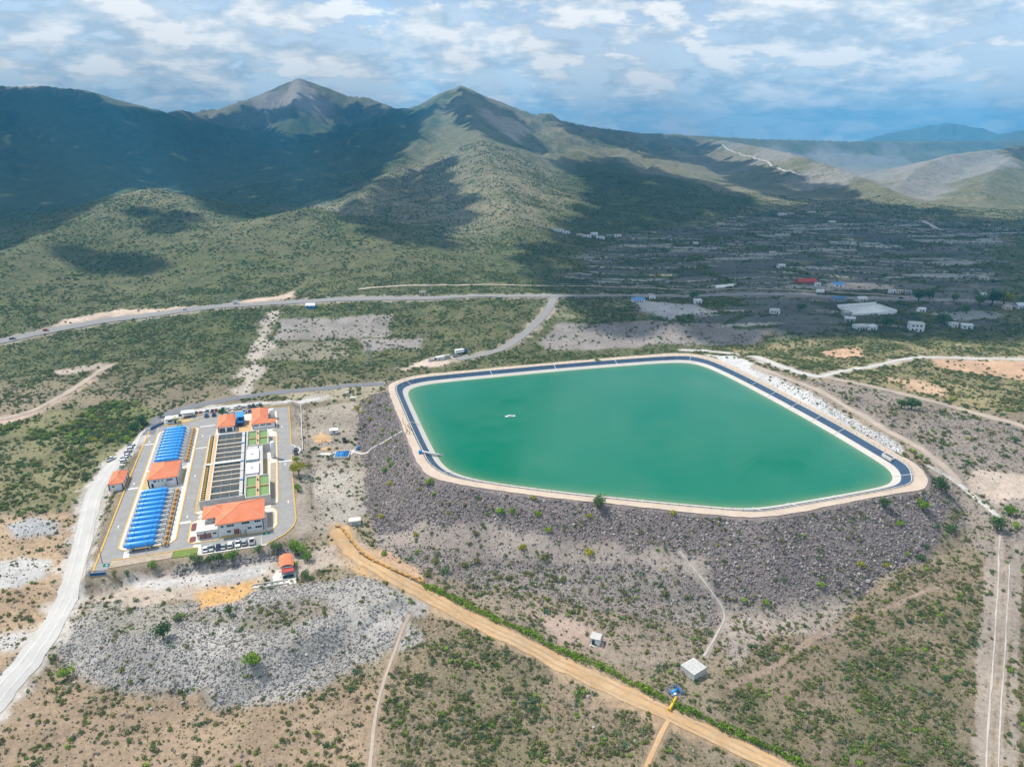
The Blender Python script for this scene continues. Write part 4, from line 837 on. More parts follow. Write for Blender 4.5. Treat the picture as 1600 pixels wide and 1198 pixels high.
# office
b = pthing('office_building', 'two-storey white office with big orange hip roof behind the parked cars', 'office', 41.6, 21, z=.05)
MB().prism([(-8.2, -7.2), (8.3, -7.2), (8.3, 8.6), (-12.8, 8.6), (-12.8, -.6), (-8.2, -.6)], 0, 5.65).build('wall', 'white_wall', b)
add_roof(b, 16.9, 16.4, 5.75, ox=.15, oy=.6, rise=3.4, ridge='v', over=.7); add_roof(b, 8, 9.6, 5.68, ox=-9.6, oy=3.9, rise=1.9, ridge='u', over=.6)
MB().box(-16, -8.4, -7.0, 1.5, 0, 3.1).build('annex_wall', 'white_wall', b); MB().box(-16.2, -8.4, -7.2, 1.6, 3.1, 3.45).build('annex_roof', 'concrete_pale', b)
MB().box(-12.2, -9.6, -1.0, .9, 3.45, 4.6).build('roof_cabin', 'concrete_pale', b)
for q in (-14.2, -11.8): opening(b, 'garage_door', q, -7.0, 0.05, 1.9, 2.2, 's', 'door_brown', mull=2)
opening(b, 'window', -9.6, -7.0, 1.4, 1.3, .9, 's', 'window_glass', mull=1); opening(b, 'window', -15.6, -7.0, 1.5, .6, .8, 's', 'window_glass')
opening(b, 'entrance_door', -1.6, -7.2, .05, 2.0, 2.3, 's', 'door_brown', mull=2)
for u, z, w in ((-6.6, 3.7, .9), (-3.6, 3.7, 2.6), (2.0, 3.9, 2.8), (6.4, 3.9, 2.2), (-4.4, 1.3, 1.4), (6.6, 1.4, 2.4), (3.2, 1.5, 1.2)): opening(b, 'window', u, -7.2, z, w, .85, 's', 'window_glass', mull=max(1, int(w)))
for v, z in ((-3, 3.8), (2, 3.8), (6, 3.8), (-2, 1.2), (4, 1.2)): opening(b, 'window', 8.3, v, z, 1.5, 1.0, 'e', 'window_glass', mull=1)
MB().box(-.3, 2.0, -9.0, -7.2, 2.6, 2.85).build('canopy', 'white_paint', b)
for u in (-.1, 1.8): MB().box(u - .1, u + .1, -8.9, -8.7, 0, 2.6).build('canopy_post', 'navy_paint', b)
MB().box(-13.2, -12.8, -7.1, -6.9, 0, 3.0).build('column', 'navy_paint', b); MB().box(8.25, 8.55, -7.35, -7.05, 0, 5.4).build('column', 'navy_paint', b)
for k in range(7): MB().box(-16.2 + .9 * k, -15.9 + .9 * k, -7.25, -7.15, 3.45, 3.7).build('parapet_block', 'white_paint', b)
# gatehouse on the lower yard
gx_, gy_ = PW(57.6, -12.5); gz = h1(gx_, gy_)
b = thing('gatehouse', 'small gatehouse with curved orange roof on the lower dirt yard', 'gatehouse', (gx_, gy_, gz - .1), TH)
MB().box(-2.0, 2.0, -2.6, 4.6, 0, 2.75).build('wall', 'white_wall', b)
rings_ = []
for k in range(9):
    x = -2.5 + 5 * k / 8; z = 2.8 + .9 * (1 - ((k - 4) / 4) ** 2); rings_.append([(x, -2.9, z), (x, 5.0, z), (x, 5.0, z + .2), (x, -2.9, z + .2)])
MB().loft(rings_).build('roof', 'roof_tile', b); MB().box(-1.9, 2.3, -5.6, -2.9, 2.35, 2.55).build('porch_roof', 'roof_red', b)
for u in (-1.6, 2.0): MB().box(u - .1, u + .1, -5.5, -5.3, 0, 2.35).build('porch_post', 'navy_paint', b)
MB().box(-1.6, 2.0, -5.3, -5.1, 0, .9).build('counter', 'navy_paint', b); opening(b, 'window', 0, -2.6, 1.1, 2.4, 1.0, 's', 'window_glass', mull=1); opening(b, 'door', 2.0, 1, 0, .9, 2.1, 'e', 'dark_door')
MB().box(-5.2, -2.05, -8.5, 3.5, -.4, .14).build('apron', 'concrete_pale', b); MB().box(-1.95, 2.9, -10.5, -2.7, -.4, .12).build('apron', 'concrete_pale', b)
# guard house by the upper gate, white canopies over parked cars
for nm, lab, u0, u1, v0, v1, h in (('guard_house', 'white flat-roofed guard house beside the upper blue gate', 0.2, 6.0, 148.6, 152.4, 2.9), ('car_shelter', 'long white car shelter behind the first parked cars', 7.4, 13.2, 156.5, 160.5, 2.5)):
    b = pthing(nm, lab, 'shelter' if 'shelter' in nm else 'guard house', (u0 + u1) / 2, (v0 + v1) / 2); w, d = u1 - u0, v1 - v0
    MB().box(-w / 2 - .4, w / 2 + .4, -d / 2 - .5, d / 2 + .4, h, h + .28).build('roof', 'white_paint', b)
    if 'guard' in nm:
        MB().box(-w / 2, w / 2, -d / 2, d / 2, 0, h).build('wall', 'white_wall', b); opening(b, 'window', -.8, -d / 2, 1.1, 2.0, 1.0, 's', 'window_glass', mull=1); opening(b, 'door', 1.8, -d / 2, 0, .9, 2.1, 's', 'navy_paint')
    else:
        MB().box(-w / 2, w / 2, d / 2 - .15, d / 2, 0, h).build('wall', 'white_wall', b)
        for sx in (-1, 0, 1): MB().cyl((sx * (w / 2 - .1), -d / 2, 0), (sx * (w / 2 - .1), -d / 2, h), .08, 6).build('post', 'steel_grey', b)

# ------------------------------------------------------------------ concrete basins
HB = 4.2
b = pthing('filter_basin', 'long concrete filter basin with dark water cells between beige walls', 'basin', 0, 0)
MB().box(25.0, 42.6, 38.7, 39.1, 0, HB).build('end_wall', 'concrete', b); MB().box(25.0, 42.6, 112.6, 113.0, 0, HB).build('end_wall', 'concrete', b)
MB().box(25.0, 25.35, 39.1, 112.6, 0, HB).build('side_wall', 'concrete_pale', b); MB().box(42.6, 42.9, 39.1, 112.6, 0, HB).build('side_wall', 'concrete_pale', b)
MB().box(27.2, 27.45, 39.1, 112.6, 0, HB + .02).build('channel_wall', 'concrete_pale', b); MB().box(28.7, 29.1, 39.1, 112.6, 0, HB + .02).build('channel_wall', 'concrete_pale', b)
MB().box(27.45, 28.7, 39.1, 112.6, 0, HB - .06).build('walkway', 'walk_orange', b)
MB().box(40.5, 41.9, 39.1, 112.6, 0, HB + .1).build('gallery', 'concrete', b)
MB().box(41.9, 42.6, 39.1, 112.6, 0, 2.9).build('outlet_channel', 'teal_water', b)
MB().box(25.35, 27.2, 39.1, 112.6, 0, 3.1).build('channel_water', 'floc_water', b)
wv = [39.1, 44.6, 51.7, 57.2, 62.4, 67.4, 72.2, 77.5, 83.1, 88.6, 94.6, 99.5, 105.5, 112.6]
for k in range(len(wv) - 1):
    w = MB().box(29.1, 40.5, wv[k] + (.3 if k else 0), wv[k + 1] - .3, 0, 3.0).build('cell_water', 'basin_water', b)
    m = MB()
    for q in range(1, 6): vv = wv[k] + (wv[k + 1] - wv[k]) * q / 6; m.box(29.15, 40.45, vv - .05, vv + .05, 3.02, 3.3)
    for uu in (32.9, 36.7): m.box(uu - .06, uu + .06, wv[k] + .35, wv[k + 1] - .35, 3.05, 3.6)
    m.build('collector_trough', 'steel_grey', w)
    if k: MB().box(29.1, 40.5, wv[k] - (.5 if k % 2 else .32), wv[k] + (.5 if k % 2 else .32), 0, HB - (.02 if k == 6 else .08)).build('partition_wall', 'concrete_beige', b)
for k in range(len(wv) - 1):
    if k % 2 == 0: MB().box(40.6, 41.8, wv[k] + 2.2, wv[k] + 2.9, HB + .1, HB + .55).build('gate_actuator', 'blue_light' if k % 4 else 'white_paint', b)
nb = 0
for v0, v1, n in ((40.0, 74.5, 15), (77.8, 112.0, 15)):
    for k in range(n):
        v = v0 + (v1 - v0) * (k + .5) / n; MB().box(25.35, 26.55, v - .55, v + .35, 0, HB - .25).build('baffle', 'baffle_ochre', b)
MB().box(25.0, 28.7, 75.2, 77.0, HB, HB + .12).build('crossing_slab', 'concrete_pale', b); MB().box(29.1, 40.5, 75.9, 78.3, HB - .3, HB + .03).build('crossing_slab', 'concrete_pale', b)
rail = MB()
for uu in (25.15, 42.75):
    rail.cyl((uu, 39, HB + 1), (uu, 112.8, HB + 1), .03, 4); rail.cyl((uu, 39, HB + .5), (uu, 112.8, HB + .5), .03, 4)
    for k in range(38): rail.cyl((uu, 39 + 2 * k * .998, HB), (uu, 39 + 2 * k * .998, HB + 1), .03, 4)
rail.build('handrail', 'white_paint', b)
def settling(label, v0, v1):
    t = pthing('settling_tank', label, 'settling tank', 48.1, (v0 + v1) / 2, 'pair of green settling tanks'); d = (v1 - v0) / 2; z = HB
    for q in ((-5.1, -4.75, -d, d), (4.6, 4.95, -d, d), (-4.75, 4.6, -d, -d + .35), (-4.75, 4.6, d - .35, d)): MB().box(*q, 0, z).build('wall', 'concrete_pale', t)
    MB().box(-.65, .65, -d + .35, d - .35, 0, z - .04).build('walkway', 'walk_orange', t)
    for q in ((-4.75, -.65), (.65, 4.6)):
        for e in ((-d + .35, -.2), (.2, d - .35)): MB().box(*q, *e, 0, z - .75).build('cell_water', 'settling_water', t)
        MB().box(*q, -.2, .2, 0, z - .05).build('partition_wall', 'walk_orange', t)
    m = MB()
    for x in (-.6, .6):
        m.cyl((x, -d, z + .95), (x, d, z + .95), .03, 4)
        for k in range(8): yy = -d + 2 * d * k / 7; m.cyl((x, yy, z), (x, yy, z + .95), .03, 4)
    m.build('handrail', 'white_paint', t)
    for yy in (-d * .5, d * .5): MB().box(-.3, .3, yy - .3, yy + .3, z, z + .8).build('gear_motor', 'navy_paint', t)
    return t
settling('green settling tank with four cells behind the white office', 36.2, 57.3); settling('green settling tank with four cells in front of the chlorination building', 93.2, 113.2)
for lab, v0, v1 in (('white flat-roofed control room nearer the front settling tank', 59.5, 71.0), ('white flat-roofed control room nearer the rear settling tank', 75.2, 87.0)):
    t = pthing('control_room', lab, 'control room', 45.9, (v0 + v1) / 2, 'control rooms between the settling tanks'); d = (v1 - v0) / 2
    MB().box(-2.6, 2.4, -d, d, 0, 4.4).build('wall', 'white_wall', t); MB().box(-2.8, 2.6, -d - .2, d + .2, 4.4, 4.65).build('roof', 'white_paint', t)
    MB().box(-.8, .2, -.6, .4, 4.65, 5.1).build('roof_vent', 'steel_grey', t); opening(t, 'window', 2.4, 0, 1.4, 2, 1, 'e', 'window_glass', mull=1); opening(t, 'door', -.5, -d, 0, .9, 2.1, 's', 'dark_door')
t = pthing('sump', 'small teal water sump between the two white control rooms', 'sump', 45.9, 73.1)
for q in ((-2.6, 2.4, -1.9, -1.6), (-2.6, 2.4, 1.5, 1.8), (-2.6, -2.3, -1.6, 1.5), (2.1, 2.4, -1.6, 1.5)): MB().box(*q, 0, 3.6).build('wall', 'concrete_pale', t)
MB().box(-2.3, 2.1, -1.6, 1.5, 0, 3.0).build('sump_water', 'teal_water', t)
t = pthing('connecting_gallery', 'grey concrete gallery linking basin, control rooms and settling tanks', 'gallery', 43.1, 75)
MB().box(-.15, 5.0, -17.5, -15.8, 0, 4.0).build('slab', 'concrete', t); MB().box(-.15, 5.0, 12.5, 17.8, 0, 3.9).build('slab', 'concrete', t); MB().box(5.4, 6.8, -17.4, 17.8, 0, 3.7).build('channel', 'concrete', t); MB().box(6.8, 7.1, -17.4, 17.8, 0, 4.0).build('wall', 'concrete_pale', t)
# white steel silo and the second one
for lab, u, v, h, r in (('tall white steel silo standing on a pale slab by the inner road', 55.0, 84, 8.4, 1.12), ('short white silo behind the L-shaped orange roof', 55.2, 140, 5.2, 1.5)):
    t = pthing('silo', lab, 'silo', u, v); m = MB(); n = 18
    m.loft([[(q * math.cos(2 * math.pi * k / n), q * math.sin(2 * math.pi * k / n), z) for k in range(n)] for q, z in ((r, .5), (r, h), (r * .8, h + .25), (r * .3, h + .4))]); m.build('shell', 'white_paint', t, True)
    for k in range(3): a = 2 * math.pi * k / 3; MB().cyl((.8 * r * math.cos(a), .8 * r * math.sin(a), 0), (.8 * r * math.cos(a), .8 * r * math.sin(a), .6), .12, 6).build('leg', 'steel_grey', t)
    m = MB()
    for s_ in (-.2, .2): m.cyl((r + .08, s_, .2), (r + .08, s_, h), .03, 4)
    for k in range(int(h / .5)): m.cyl((r + .08, -.2, .4 + .5 * k), (r + .08, .2, .4 + .5 * k), .02, 4)
    m.build('ladder', 'steel_grey', t); MB().box(-2.6, 1.7, -3.4, 2.6, -.05, .2).build('base_slab', 'concrete_pale', t)
# blue steel dosing tower
t = pthing('dosing_tower', 'blue steel dosing tower with sheet roof between the orange roofs', 'tower', 38.8, 136.5)
for sx in (-1.7, 1.7):
    for sy in (-4.6, 0, 4.6): MB().box(sx - .16, sx + .16, sy - .16, sy + .16, 0, 4.6).build('post', 'blue_paint', t)
MB().box(-1.9, 1.9, -4.8, 4.8, 2.3, 2.5).build('deck', 'blue_paint', t)
MB().add([(-2.1, -1.5, 4.5), (2.1, -1.5, 4.5), (2.1, 5.2, 5.0), (-2.1, 5.2, 5.0), (-2.1, -1.5, 4.6), (2.1, -1.5, 4.6), (2.1, 5.2, 5.1), (-2.1, 5.2, 5.1)], [(3,2,1,0),(4,5,6,7),(0,1,5,4),(1,2,6,5),(2,3,7,6),(3,0,4,7)]).build('sheet_roof', 'blue_light', t)
MB().cyl((0, 2, 2.5), (0, 2, 4.3), 1.0, 12).build('dosing_vessel', 'blue_light', t, True); MB().box(-1.2, 1.2, -4.4, -2.4, 0, 1.9).build('machine', 'dark_door', t)
m = MB()
for sx in (-1.85, 1.85): m.cyl((sx, -4.7, 3.4), (sx, 4.7, 3.4), .05, 4)
m.cyl((-1.85, -4.7, 3.4), (1.85, -4.7, 3.4), .05, 4); m.build('handrail', 'blue_paint', t)
# gates
for lab, u0, v0, u1, v1 in (('open blue sliding gate at the upper entrance of the works', -6.6, 142.3, -1.2, 149.6), ('blue sliding gate with grey frame at the lower corner of the works', -8.6, -.1, -3.3, -.9)):
    L_ = math.hypot(u1 - u0, v1 - v0); a = math.atan2(v1 - v0, u1 - u0); t = pthing('sliding_gate', lab, 'gate', u0, v0, rz=a)
    m = MB().box(0, L_, -.06, .06, .15, .3).box(0, L_, -.06, .06, 1.85, 2.0); m.build('frame', 'navy_paint', t)
    for k in range(int(L_ / .35) + 1): MB().box(.35 * k - .05, .35 * k + .05, -.03, .03, .3, 1.85).build('bar', 'blue_paint', t)
    for x in (-.2, L_ + .2): MB().box(x - .18, x + .18, -.18, .18, 0, 2.4).build('gate_post', 'concrete', t)
    MB().box(.1, L_ - .1, .035, .06, .3, 1.2).build('sheet', 'blue_paint', t)
# lamps
lamp0 = thing('street_lamp', '', 'lamp'); MB().cyl((0, 0, 0), (0, 0, 7.5), .09, 6, .06).build('pole', 'steel_grey', lamp0); MB().cyl((0, 0, 7.5), (1.4, 0, 7.8), .05, 5).build('arm', 'steel_grey', lamp0); MB().box(1.2, 1.9, -.14, .14, 7.74, 7.86).build('lamp_head', 'concrete_pale', lamp0)
lamps = [(8.6, 8.6, 'in the verge below the front filter tank'), (23.4, 36, 'at the corner of the big concrete basin'), (-8.8, 30, 'by the long yellow kerb on the lower side'), (-8.8, 105, 'by the long yellow kerb near the upper gate'), (62.9, 60, 'on the far kerb beside the round green bush'), (16.8, 112, 'on the pale path beside the rear tanks'), (50.9, 11.3, 'at the corner of the office kerb'), (20, 157, 'beside the rear car park'), (63.9, 120, 'on the outer kerb near the L-shaped roof')]
for k, (u, v, w) in enumerate(lamps):
    o = lamp0 if k == 0 else copy_tree(lamp0); x, y = PW(u, v); o.location = (x, y, 0); o.rotation_euler = (0, 0, TH + rng.uniform(0, 6)); o['label'] = 'slim grey lamp post ' + w; o['group'] = 'lamp posts of the works'
# ------------------------------------------------------------------ vehicles
def paint(name, c, metal=.3):
    m, nt, b = new_mat(name); b.inputs['Base Color'].default_value = (*c, 1); b.inputs['Roughness'].default_value = .28; b.inputs['Metallic'].default_value = metal; b.inputs['Coat Weight'].default_value = .5
    n = noise_n(nt, 1.3, 3, .6); nt.links.new(mapr(nt, n, .3, .7, .22, .42), b.inputs['Roughness'])
for nm, c in (('car_white', (.78,.78,.78)), ('car_silver', (.48,.50,.52)), ('car_grey', (.16,.17,.19)), ('car_navy', (.015,.035,.10)), ('car_blue', (.02,.12,.30)), ('car_red', (.50,.02,.03)), ('car_black', (.015,.016,.02)), ('car_teal', (.03,.22,.24))): paint(nm, c, 0.0 if nm == 'car_white' else .3)
plain('tail_red', (.45,.01,.01), rough=.3); plain('lamp_clear', (.75,.76,.78), rough=.15)
def make_vehicle(kind):
    t = thing({'car': 'parked_car', 'suv': 'parked_suv', 'pickup': 'pickup_truck'}[kind], '', 'car' if kind != 'pickup' else 'pickup truck')
    Lh = {'car': 2.2, 'suv': 2.3, 'pickup': 2.65}[kind]; W = {'car': .88, 'suv': .93, 'pickup': .95}[kind]; up = {'car': 0, 'suv': .16, 'pickup': .16}[kind]
    def sec(x, w, z0, z1, b=.1): return [(x, -w, z0), (x, w, z0), (x, w + .02, (z0 + z1) / 2), (x, w - b, z1), (x, -w + b, z1), (x, -w - .02, (z0 + z1) / 2)]
    zb = .28 + up; zt = .86 + up
    body = MB(); body.loft([sec(-Lh, W * .86, zb + .15, zt - .12), sec(-Lh + .2, W, zb, zt - .02), sec(-Lh + 1.0, W, zb, zt + .02), sec(.2, W, zb, zt + .02), sec(Lh - 1.1, W, zb, zt - .02), sec(Lh - .25, W * .97, zb, zt - .12), sec(Lh, W * .82, zb + .15, zt - .24)])
    x0, x1 = {'car': (-1.75, 1.05), 'suv': (-2.1, 1.1), 'pickup': (-.55, 1.35)}[kind]; zr = zt + (.58 if kind == 'car' else .68)
    a, b_ = {'car': (.65, .75), 'suv': (.25, .7), 'pickup': (.15, .65)}[kind]
    body.loft([sec(x0 + a, W * .78, zr - .03, zr + .05, .06), sec(x1 - b_, W * .78, zr - .03, zr + .05, .06)])
    if kind == 'pickup':
        body.box(-Lh + .08, -.6, -W + .02, -W + .12, zt, zt + .34).box(-Lh + .08, -.6, W - .12, W - .02, zt, zt + .34).box(-Lh + .05, -Lh + .15, -W + .12, W - .12, zt - .1, zt + .34)
    bo = body.build('body', 'car_white', t)
    gl = MB(); gl.loft([sec(x0, W * .9, zt - .02, zt + .02, .04), sec(x0 + a, W * .86, zt - .02, zr - .02, .1), sec(x1 - b_, W * .86, zt - .02, zr - .02, .1), sec(x1, W * .9, zt - .02, zt + .02, .04)]); gl.build('windows', 'window_glass', t)
    if kind == 'pickup': MB().box(-Lh + .16, -.62, -W + .13, W - .13, zt - .02, zt + .03).build('bed_floor', 'black_rubber', t)
    for sx in (-Lh + .75, Lh - .8):
        for sy in (-1, 1):
            w = MB().cyl((sx, sy * (W - .2), .33), (sx, sy * (W + .02), .33), .33, 12).build('wheel', 'black_rubber', t); MB().cyl((sx, sy * (W + .0), .33), (sx, sy * (W + .035), .33), .19, 8).build('rim', 'steel_grey', w)
    for sy in (-1, 1):
        MB().box(Lh - .12, Lh - .01, sy * W * .62 - .16, sy * W * .62 + .16, zt - .42, zt - .26).build('headlight', 'lamp_clear', t); MB().box(-Lh - .01, -Lh + .1, sy * W * .68 - .12, sy * W * .68 + .12, zt - .38, zt - .18).build('tail_light', 'tail_red', t)
    return t
VEH = {}
def vehicle(kind, colour, x, y, z, rz, label, group=None):
    if kind not in VEH: VEH[kind] = make_vehicle(kind); o = VEH[kind]
    else: o = copy_tree(VEH[kind])
    o.location = (x, y, z); o.rotation_euler = (0, 0, rz); o['label'] = label
    if group: o['group'] = group
    elif 'group' in o: del o['group']
    for ch in o.children:
        if ch.name.startswith('body'): ch.material_slots[0].link = 'OBJECT'; ch.material_slots[0].material = MATS['car_' + colour]
    return o
ORD = ['first', 'second', 'third', 'fourth', 'fifth', 'sixth', 'seventh', 'eighth', 'ninth', 'tenth', 'eleventh', 'twelfth', 'thirteenth', 'fourteenth', 'fifteenth', 'sixteenth']
up = TH + math.pi / 2
front = [('car', 'white', 803), ('car', 'silver', 838), ('car', 'navy', 880), ('car', 'silver', 912), ('suv', 'white', 955), ('pickup', 'white', 1003), ('suv', 'silver', 1043), ('pickup', 'white', 1092)]
for k, (kd, c, X) in enumerate(front):
    u = 29.1 + (X - 803) * 16.5 / 289; x, y = PW(u, 5.3 + rng.uniform(-.2, .3)); vehicle(kd, c, x, y, .01, up + (math.pi if k in (1, 5) else 0) + rng.uniform(-.04, .04), f'{c} {kd if kd != "pickup" else "pickup truck"} parked before the office, {ORD[k]} bay from the lawn', 'cars parked before the office')
rear = [('suv', 'navy', 640), ('car', 'navy', 740), ('car', 'red', 767), ('car', 'white', 790), ('car', 'grey', 810), ('car', 'navy', 840), ('car', 'red', 865), ('car', 'teal', 905), ('car', 'white', 940), ('car', 'white', 985), ('car', 'silver', 1010), ('suv', 'white', 1033), ('car', 'grey', 1075), ('car', 'black', 1101), ('car', 'silver', 1126), ('suv', 'grey', 1146)]
for k, (kd, c, X) in enumerate(rear):
    u = 5.7 + (X - 640) * .0857; x, y = PW(u, 162.8); vehicle(kd, c, x, y, h1(x, y) + .12, up + (math.pi if k % 3 == 1 else 0) + rng.uniform(-.1, .1), f'{c} {kd} on the pale verge behind the works, {ORD[k]} from the gate', 'cars on the verge behind the works')
for kd, c, u, v, a, lab in (('suv', 'blue', 20.3, 154.3, .0, 'blue SUV parked on the asphalt behind the pump house'), ('suv', 'navy', 24.2, 154.5, .0, 'dark blue SUV next to a pale green tarp behind the pump house'), ('pickup', 'white', 31.0, 154.8, .1, 'white pickup truck directly behind the pump house roof'), ('car', 'white', 34.0, 154.6, .0, 'white car between the pickup truck and blue dosing tower'), ('pickup', 'white', 40.4, 154.6, 0, 'white pickup truck right behind the blue dosing tower'), ('car', 'blue', 43.2, 154.4, 0, 'blue and glass hatchback beside the L-shaped orange roof'), ('pickup', 'grey', 65.2, 86.6, .1, 'dark pickup truck in the lay-by of the inner road'), ('suv', 'silver', 65.6, 91.0, .0, 'silver SUV in the lay-by of the inner road')):
    x, y = PW(u, v); vehicle(kd, c, x, y, .01, up + a, lab)
gravel_px = [('pickup', 'white', 173.6, 719), ('pickup', 'white', 208, 699), ('suv', 'white', 206, 703), ('pickup', 'silver', 203, 708.5), ('car', 'white', 200.5, 713), ('pickup', 'white', 197.5, 718), ('suv', 'white', 195, 722.5)]
for k, (kd, c, px, py) in enumerate(gravel_px):
    p = gp(px, py); lab = 'white pickup truck alone on the far side of the white gravel road' if k == 0 else f'{c} {kd if kd != "pickup" else "pickup truck"} in the row on the gravel road, {ORD[k - 1]} from the upper gate'
    vehicle(kd, c, p[0], p[1], p[2] + .1, TH + (.9 if k == 0 else .25) + rng.uniform(-.1, .1), lab, None if k == 0 else 'cars in a row on the gravel road')
p = gp(538, 689); vehicle('pickup', 'black', p[0], p[1], p[2], up + .05, 'black pickup truck on the bare ground above the blue pipe manifold')
# cars and a truck on the highway and at the village
for kd, c, px, py, a, lab in (('car', 'red', 72, 517.5, .3, 'small red car on the highway below the foothills'), ('suv', 'grey', 20, 531, .3, 'grey car on the highway at the picture edge'), ('car', 'white', 290, 485, .2, 'white car on the highway beside the pale cutting'), ('suv', 'blue', 875, 468, 1.2, 'blue car waiting at the highway junction'), ('pickup', 'white', 1017, 462, 0, 'white pickup truck on the highway above the quarry yard'), ('car', 'black', 1408, 467.5, 0, 'black car on the highway beyond the walled yard'),
    ('pickup', 'white', 1097, 489, .5, 'white pickup truck beside the grey quarry yard'), ('suv', 'white', 1041, 476, .4, 'white van in the grey quarry yard'), ('pickup', 'white', 674, 564, .6, 'white pickup truck on the bare construction pad'), ('suv', 'grey', 683, 563, .2, 'grey jeep on the bare construction pad'), ('pickup', 'silver', 712, 557, .5, 'silver pickup truck where the side road ends')):
    p = gp(px, py); vehicle(kd, c, p[0], p[1], p[2] + (.5 if 440 < py < 535 and px not in (1097, 1041) else .1), a, lab)
t_px = [(1283, 459, 'red', 'red lorry with pale box passing the red roofed farm', .02), (720, 553, 'blue', 'blue lorry parked at the head of the construction pad', .5)]
for px, py, c, lab, a in t_px:
    p = gp(px, py); t = thing('lorry', lab, 'lorry', (p[0], p[1], p[2] + .45), a)
    MB().loft([[(x, -1.2, .6), (x, 1.2, .6), (x, 1.2, z), (x, -1.2, z)] for x, z in ((2.6, 2.9), (3.6, 2.9), (4.6, 2.2), (4.7, 1.4))]).build('cab', 'car_' + c, t); MB().box(-4.5, 2.3, -1.25, 1.25, .95, 3.3).build('cargo_box', 'white_paint', t)
    for x in (-3.6, -2.4, 3.6):
        for s_ in (-1, 1): MB().cyl((x, s_ * .9, .5), (x, s_ * 1.22, .5), .5, 10).build('wheel', 'black_rubber', t)
    MB().box(4.2, 4.66, -1.0, 1.0, 1.75, 2.3).build('windscreen', 'window_glass', t)

# ------------------------------------------------------------------ people on the rim of the reservoir
def make_person(arm, stride):
    J = {'pel': (0, 0, .95, .13, .16), 'belly': (0, 0, 1.12, .12, .15), 'chest': (0, 0, 1.32, .13, .18), 'neck': (0, 0, 1.47, .06, .06), 'head0': (.01, 0, 1.55, .085, .08), 'head': (.02, 0, 1.65, .1, .085), 'crown': (.0, 0, 1.74, .06, .055)}
    E = [('pel', 'belly'), ('belly', 'chest'), ('chest', 'neck'), ('neck', 'head0'), ('head0', 'head'), ('head', 'crown')]
    for s_, sg in (('l', 1), ('r', -1)):
        f = stride * sg; b = arm * (1 if sg > 0 else .3)
        J['hip' + s_] = (0, .1 * sg, .9, .095, .095); J['kn' + s_] = (.12 * f, .11 * sg, .49, .062, .062); J['an' + s_] = (-.02 * f, .11 * sg, .09, .042, .042); J['toe' + s_] = (-.02 * f + .17, .12 * sg, .04, .035, .04)
        J['sh' + s_] = (0, .2 * sg, 1.4, .062, .062); J['el' + s_] = (.08 * b, .27 * sg, 1.13, .045, .045); J['wr' + s_] = (.28 * b, .24 * sg, .9 + .22 * b, .034, .034); J['ha' + s_] = (.34 * b, .23 * sg, .82 + .26 * b, .038, .024)
        E += [('pel', 'hip' + s_), ('hip' + s_, 'kn' + s_), ('kn' + s_, 'an' + s_), ('an' + s_, 'toe' + s_), ('chest', 'sh' + s_), ('sh' + s_, 'el' + s_), ('el' + s_, 'wr' + s_), ('wr' + s_, 'ha' + s_)]
    names = list(J); me = bpy.data.meshes.new('person_body'); me.from_pydata([J[n][:3] for n in names], [(names.index(a), names.index(b)) for a, b in E], [])
    o = bpy.data.objects.new('person_body', me); COL.objects.link(o); m = o.modifiers.new('skin', 'SKIN'); m.use_smooth_shade = True
    sv = me.skin_vertices[0].data
    for i, n in enumerate(names): sv[i].radius = (J[n][3], J[n][4]); sv[i].use_root = n == 'pel'
    s_ = o.modifiers.new('sub', 'SUBSURF'); s_.levels = 1; s_.render_levels = 1
    dg = bpy.context.evaluated_depsgraph_get(); out = bpy.data.meshes.new_from_object(o.evaluated_get(dg)); bpy.data.objects.remove(o)
    for mm in ('skin', 'denim', 'vest_yellow', 'hair', 'black_rubber'): out.materials.append(MATS[mm])
    for p in out.polygons:
        z = p.center.z; r_ = abs(p.center.y)
        p.material_index = 4 if z < .1 else 1 if z < .98 and r_ < .21 else 2 if z < 1.46 and r_ < .25 else 3 if z > 1.70 or (z > 1.58 and p.center.x < -.03) else 0
    return out
PM = [make_person(.2, .15), make_person(.9, .6), make_person(.0, .0)]
folk = [(629.3, 657.5, 'denim', 'in dark clothes, farther of the two walking ahead on the sandy rim'), (630.0, 662, 'car_black', 'in black, nearer of the two walking ahead on the sandy rim')]
people_px = [(633.5,666),(633.2,670.5),(635.5,673),(637.5,667),(639.0,669),(640.3,671.5),(641.5,669.5),(642.5,672),(637,675),(640.5,677),(639.8,679),(635.5,677.5),(646,679.5),(644,675)]
cloth = ['vest_yellow', 'vest_yellow', 'vest_yellow', 'car_red', 'vest_yellow', 'shirt_white', 'vest_yellow', 'vest_yellow', 'vest_orange', 'shirt_white', 'vest_yellow', 'vest_yellow', 'vest_yellow', 'denim']
wh = ['at the far end of the group', 'at the outer edge of the group by the slope', 'just left of the group centre', 'beside the parapet wires', 'in the middle of the group', 'in the middle of the group', 'next to parapet', 'close against the parapet', 'in the heart of the group', 'at the near end of the group', 'at the near side facing the water', 'standing by the top of the stairway', 'leaning at the parapet nearest the jetty', 'between the group and parapet']
cn = {'vest_yellow': 'yellow vest', 'car_red': 'red jacket', 'shirt_white': 'white shirt', 'vest_orange': 'orange vest', 'denim': 'dark shirt', 'car_black': 'black clothes'}
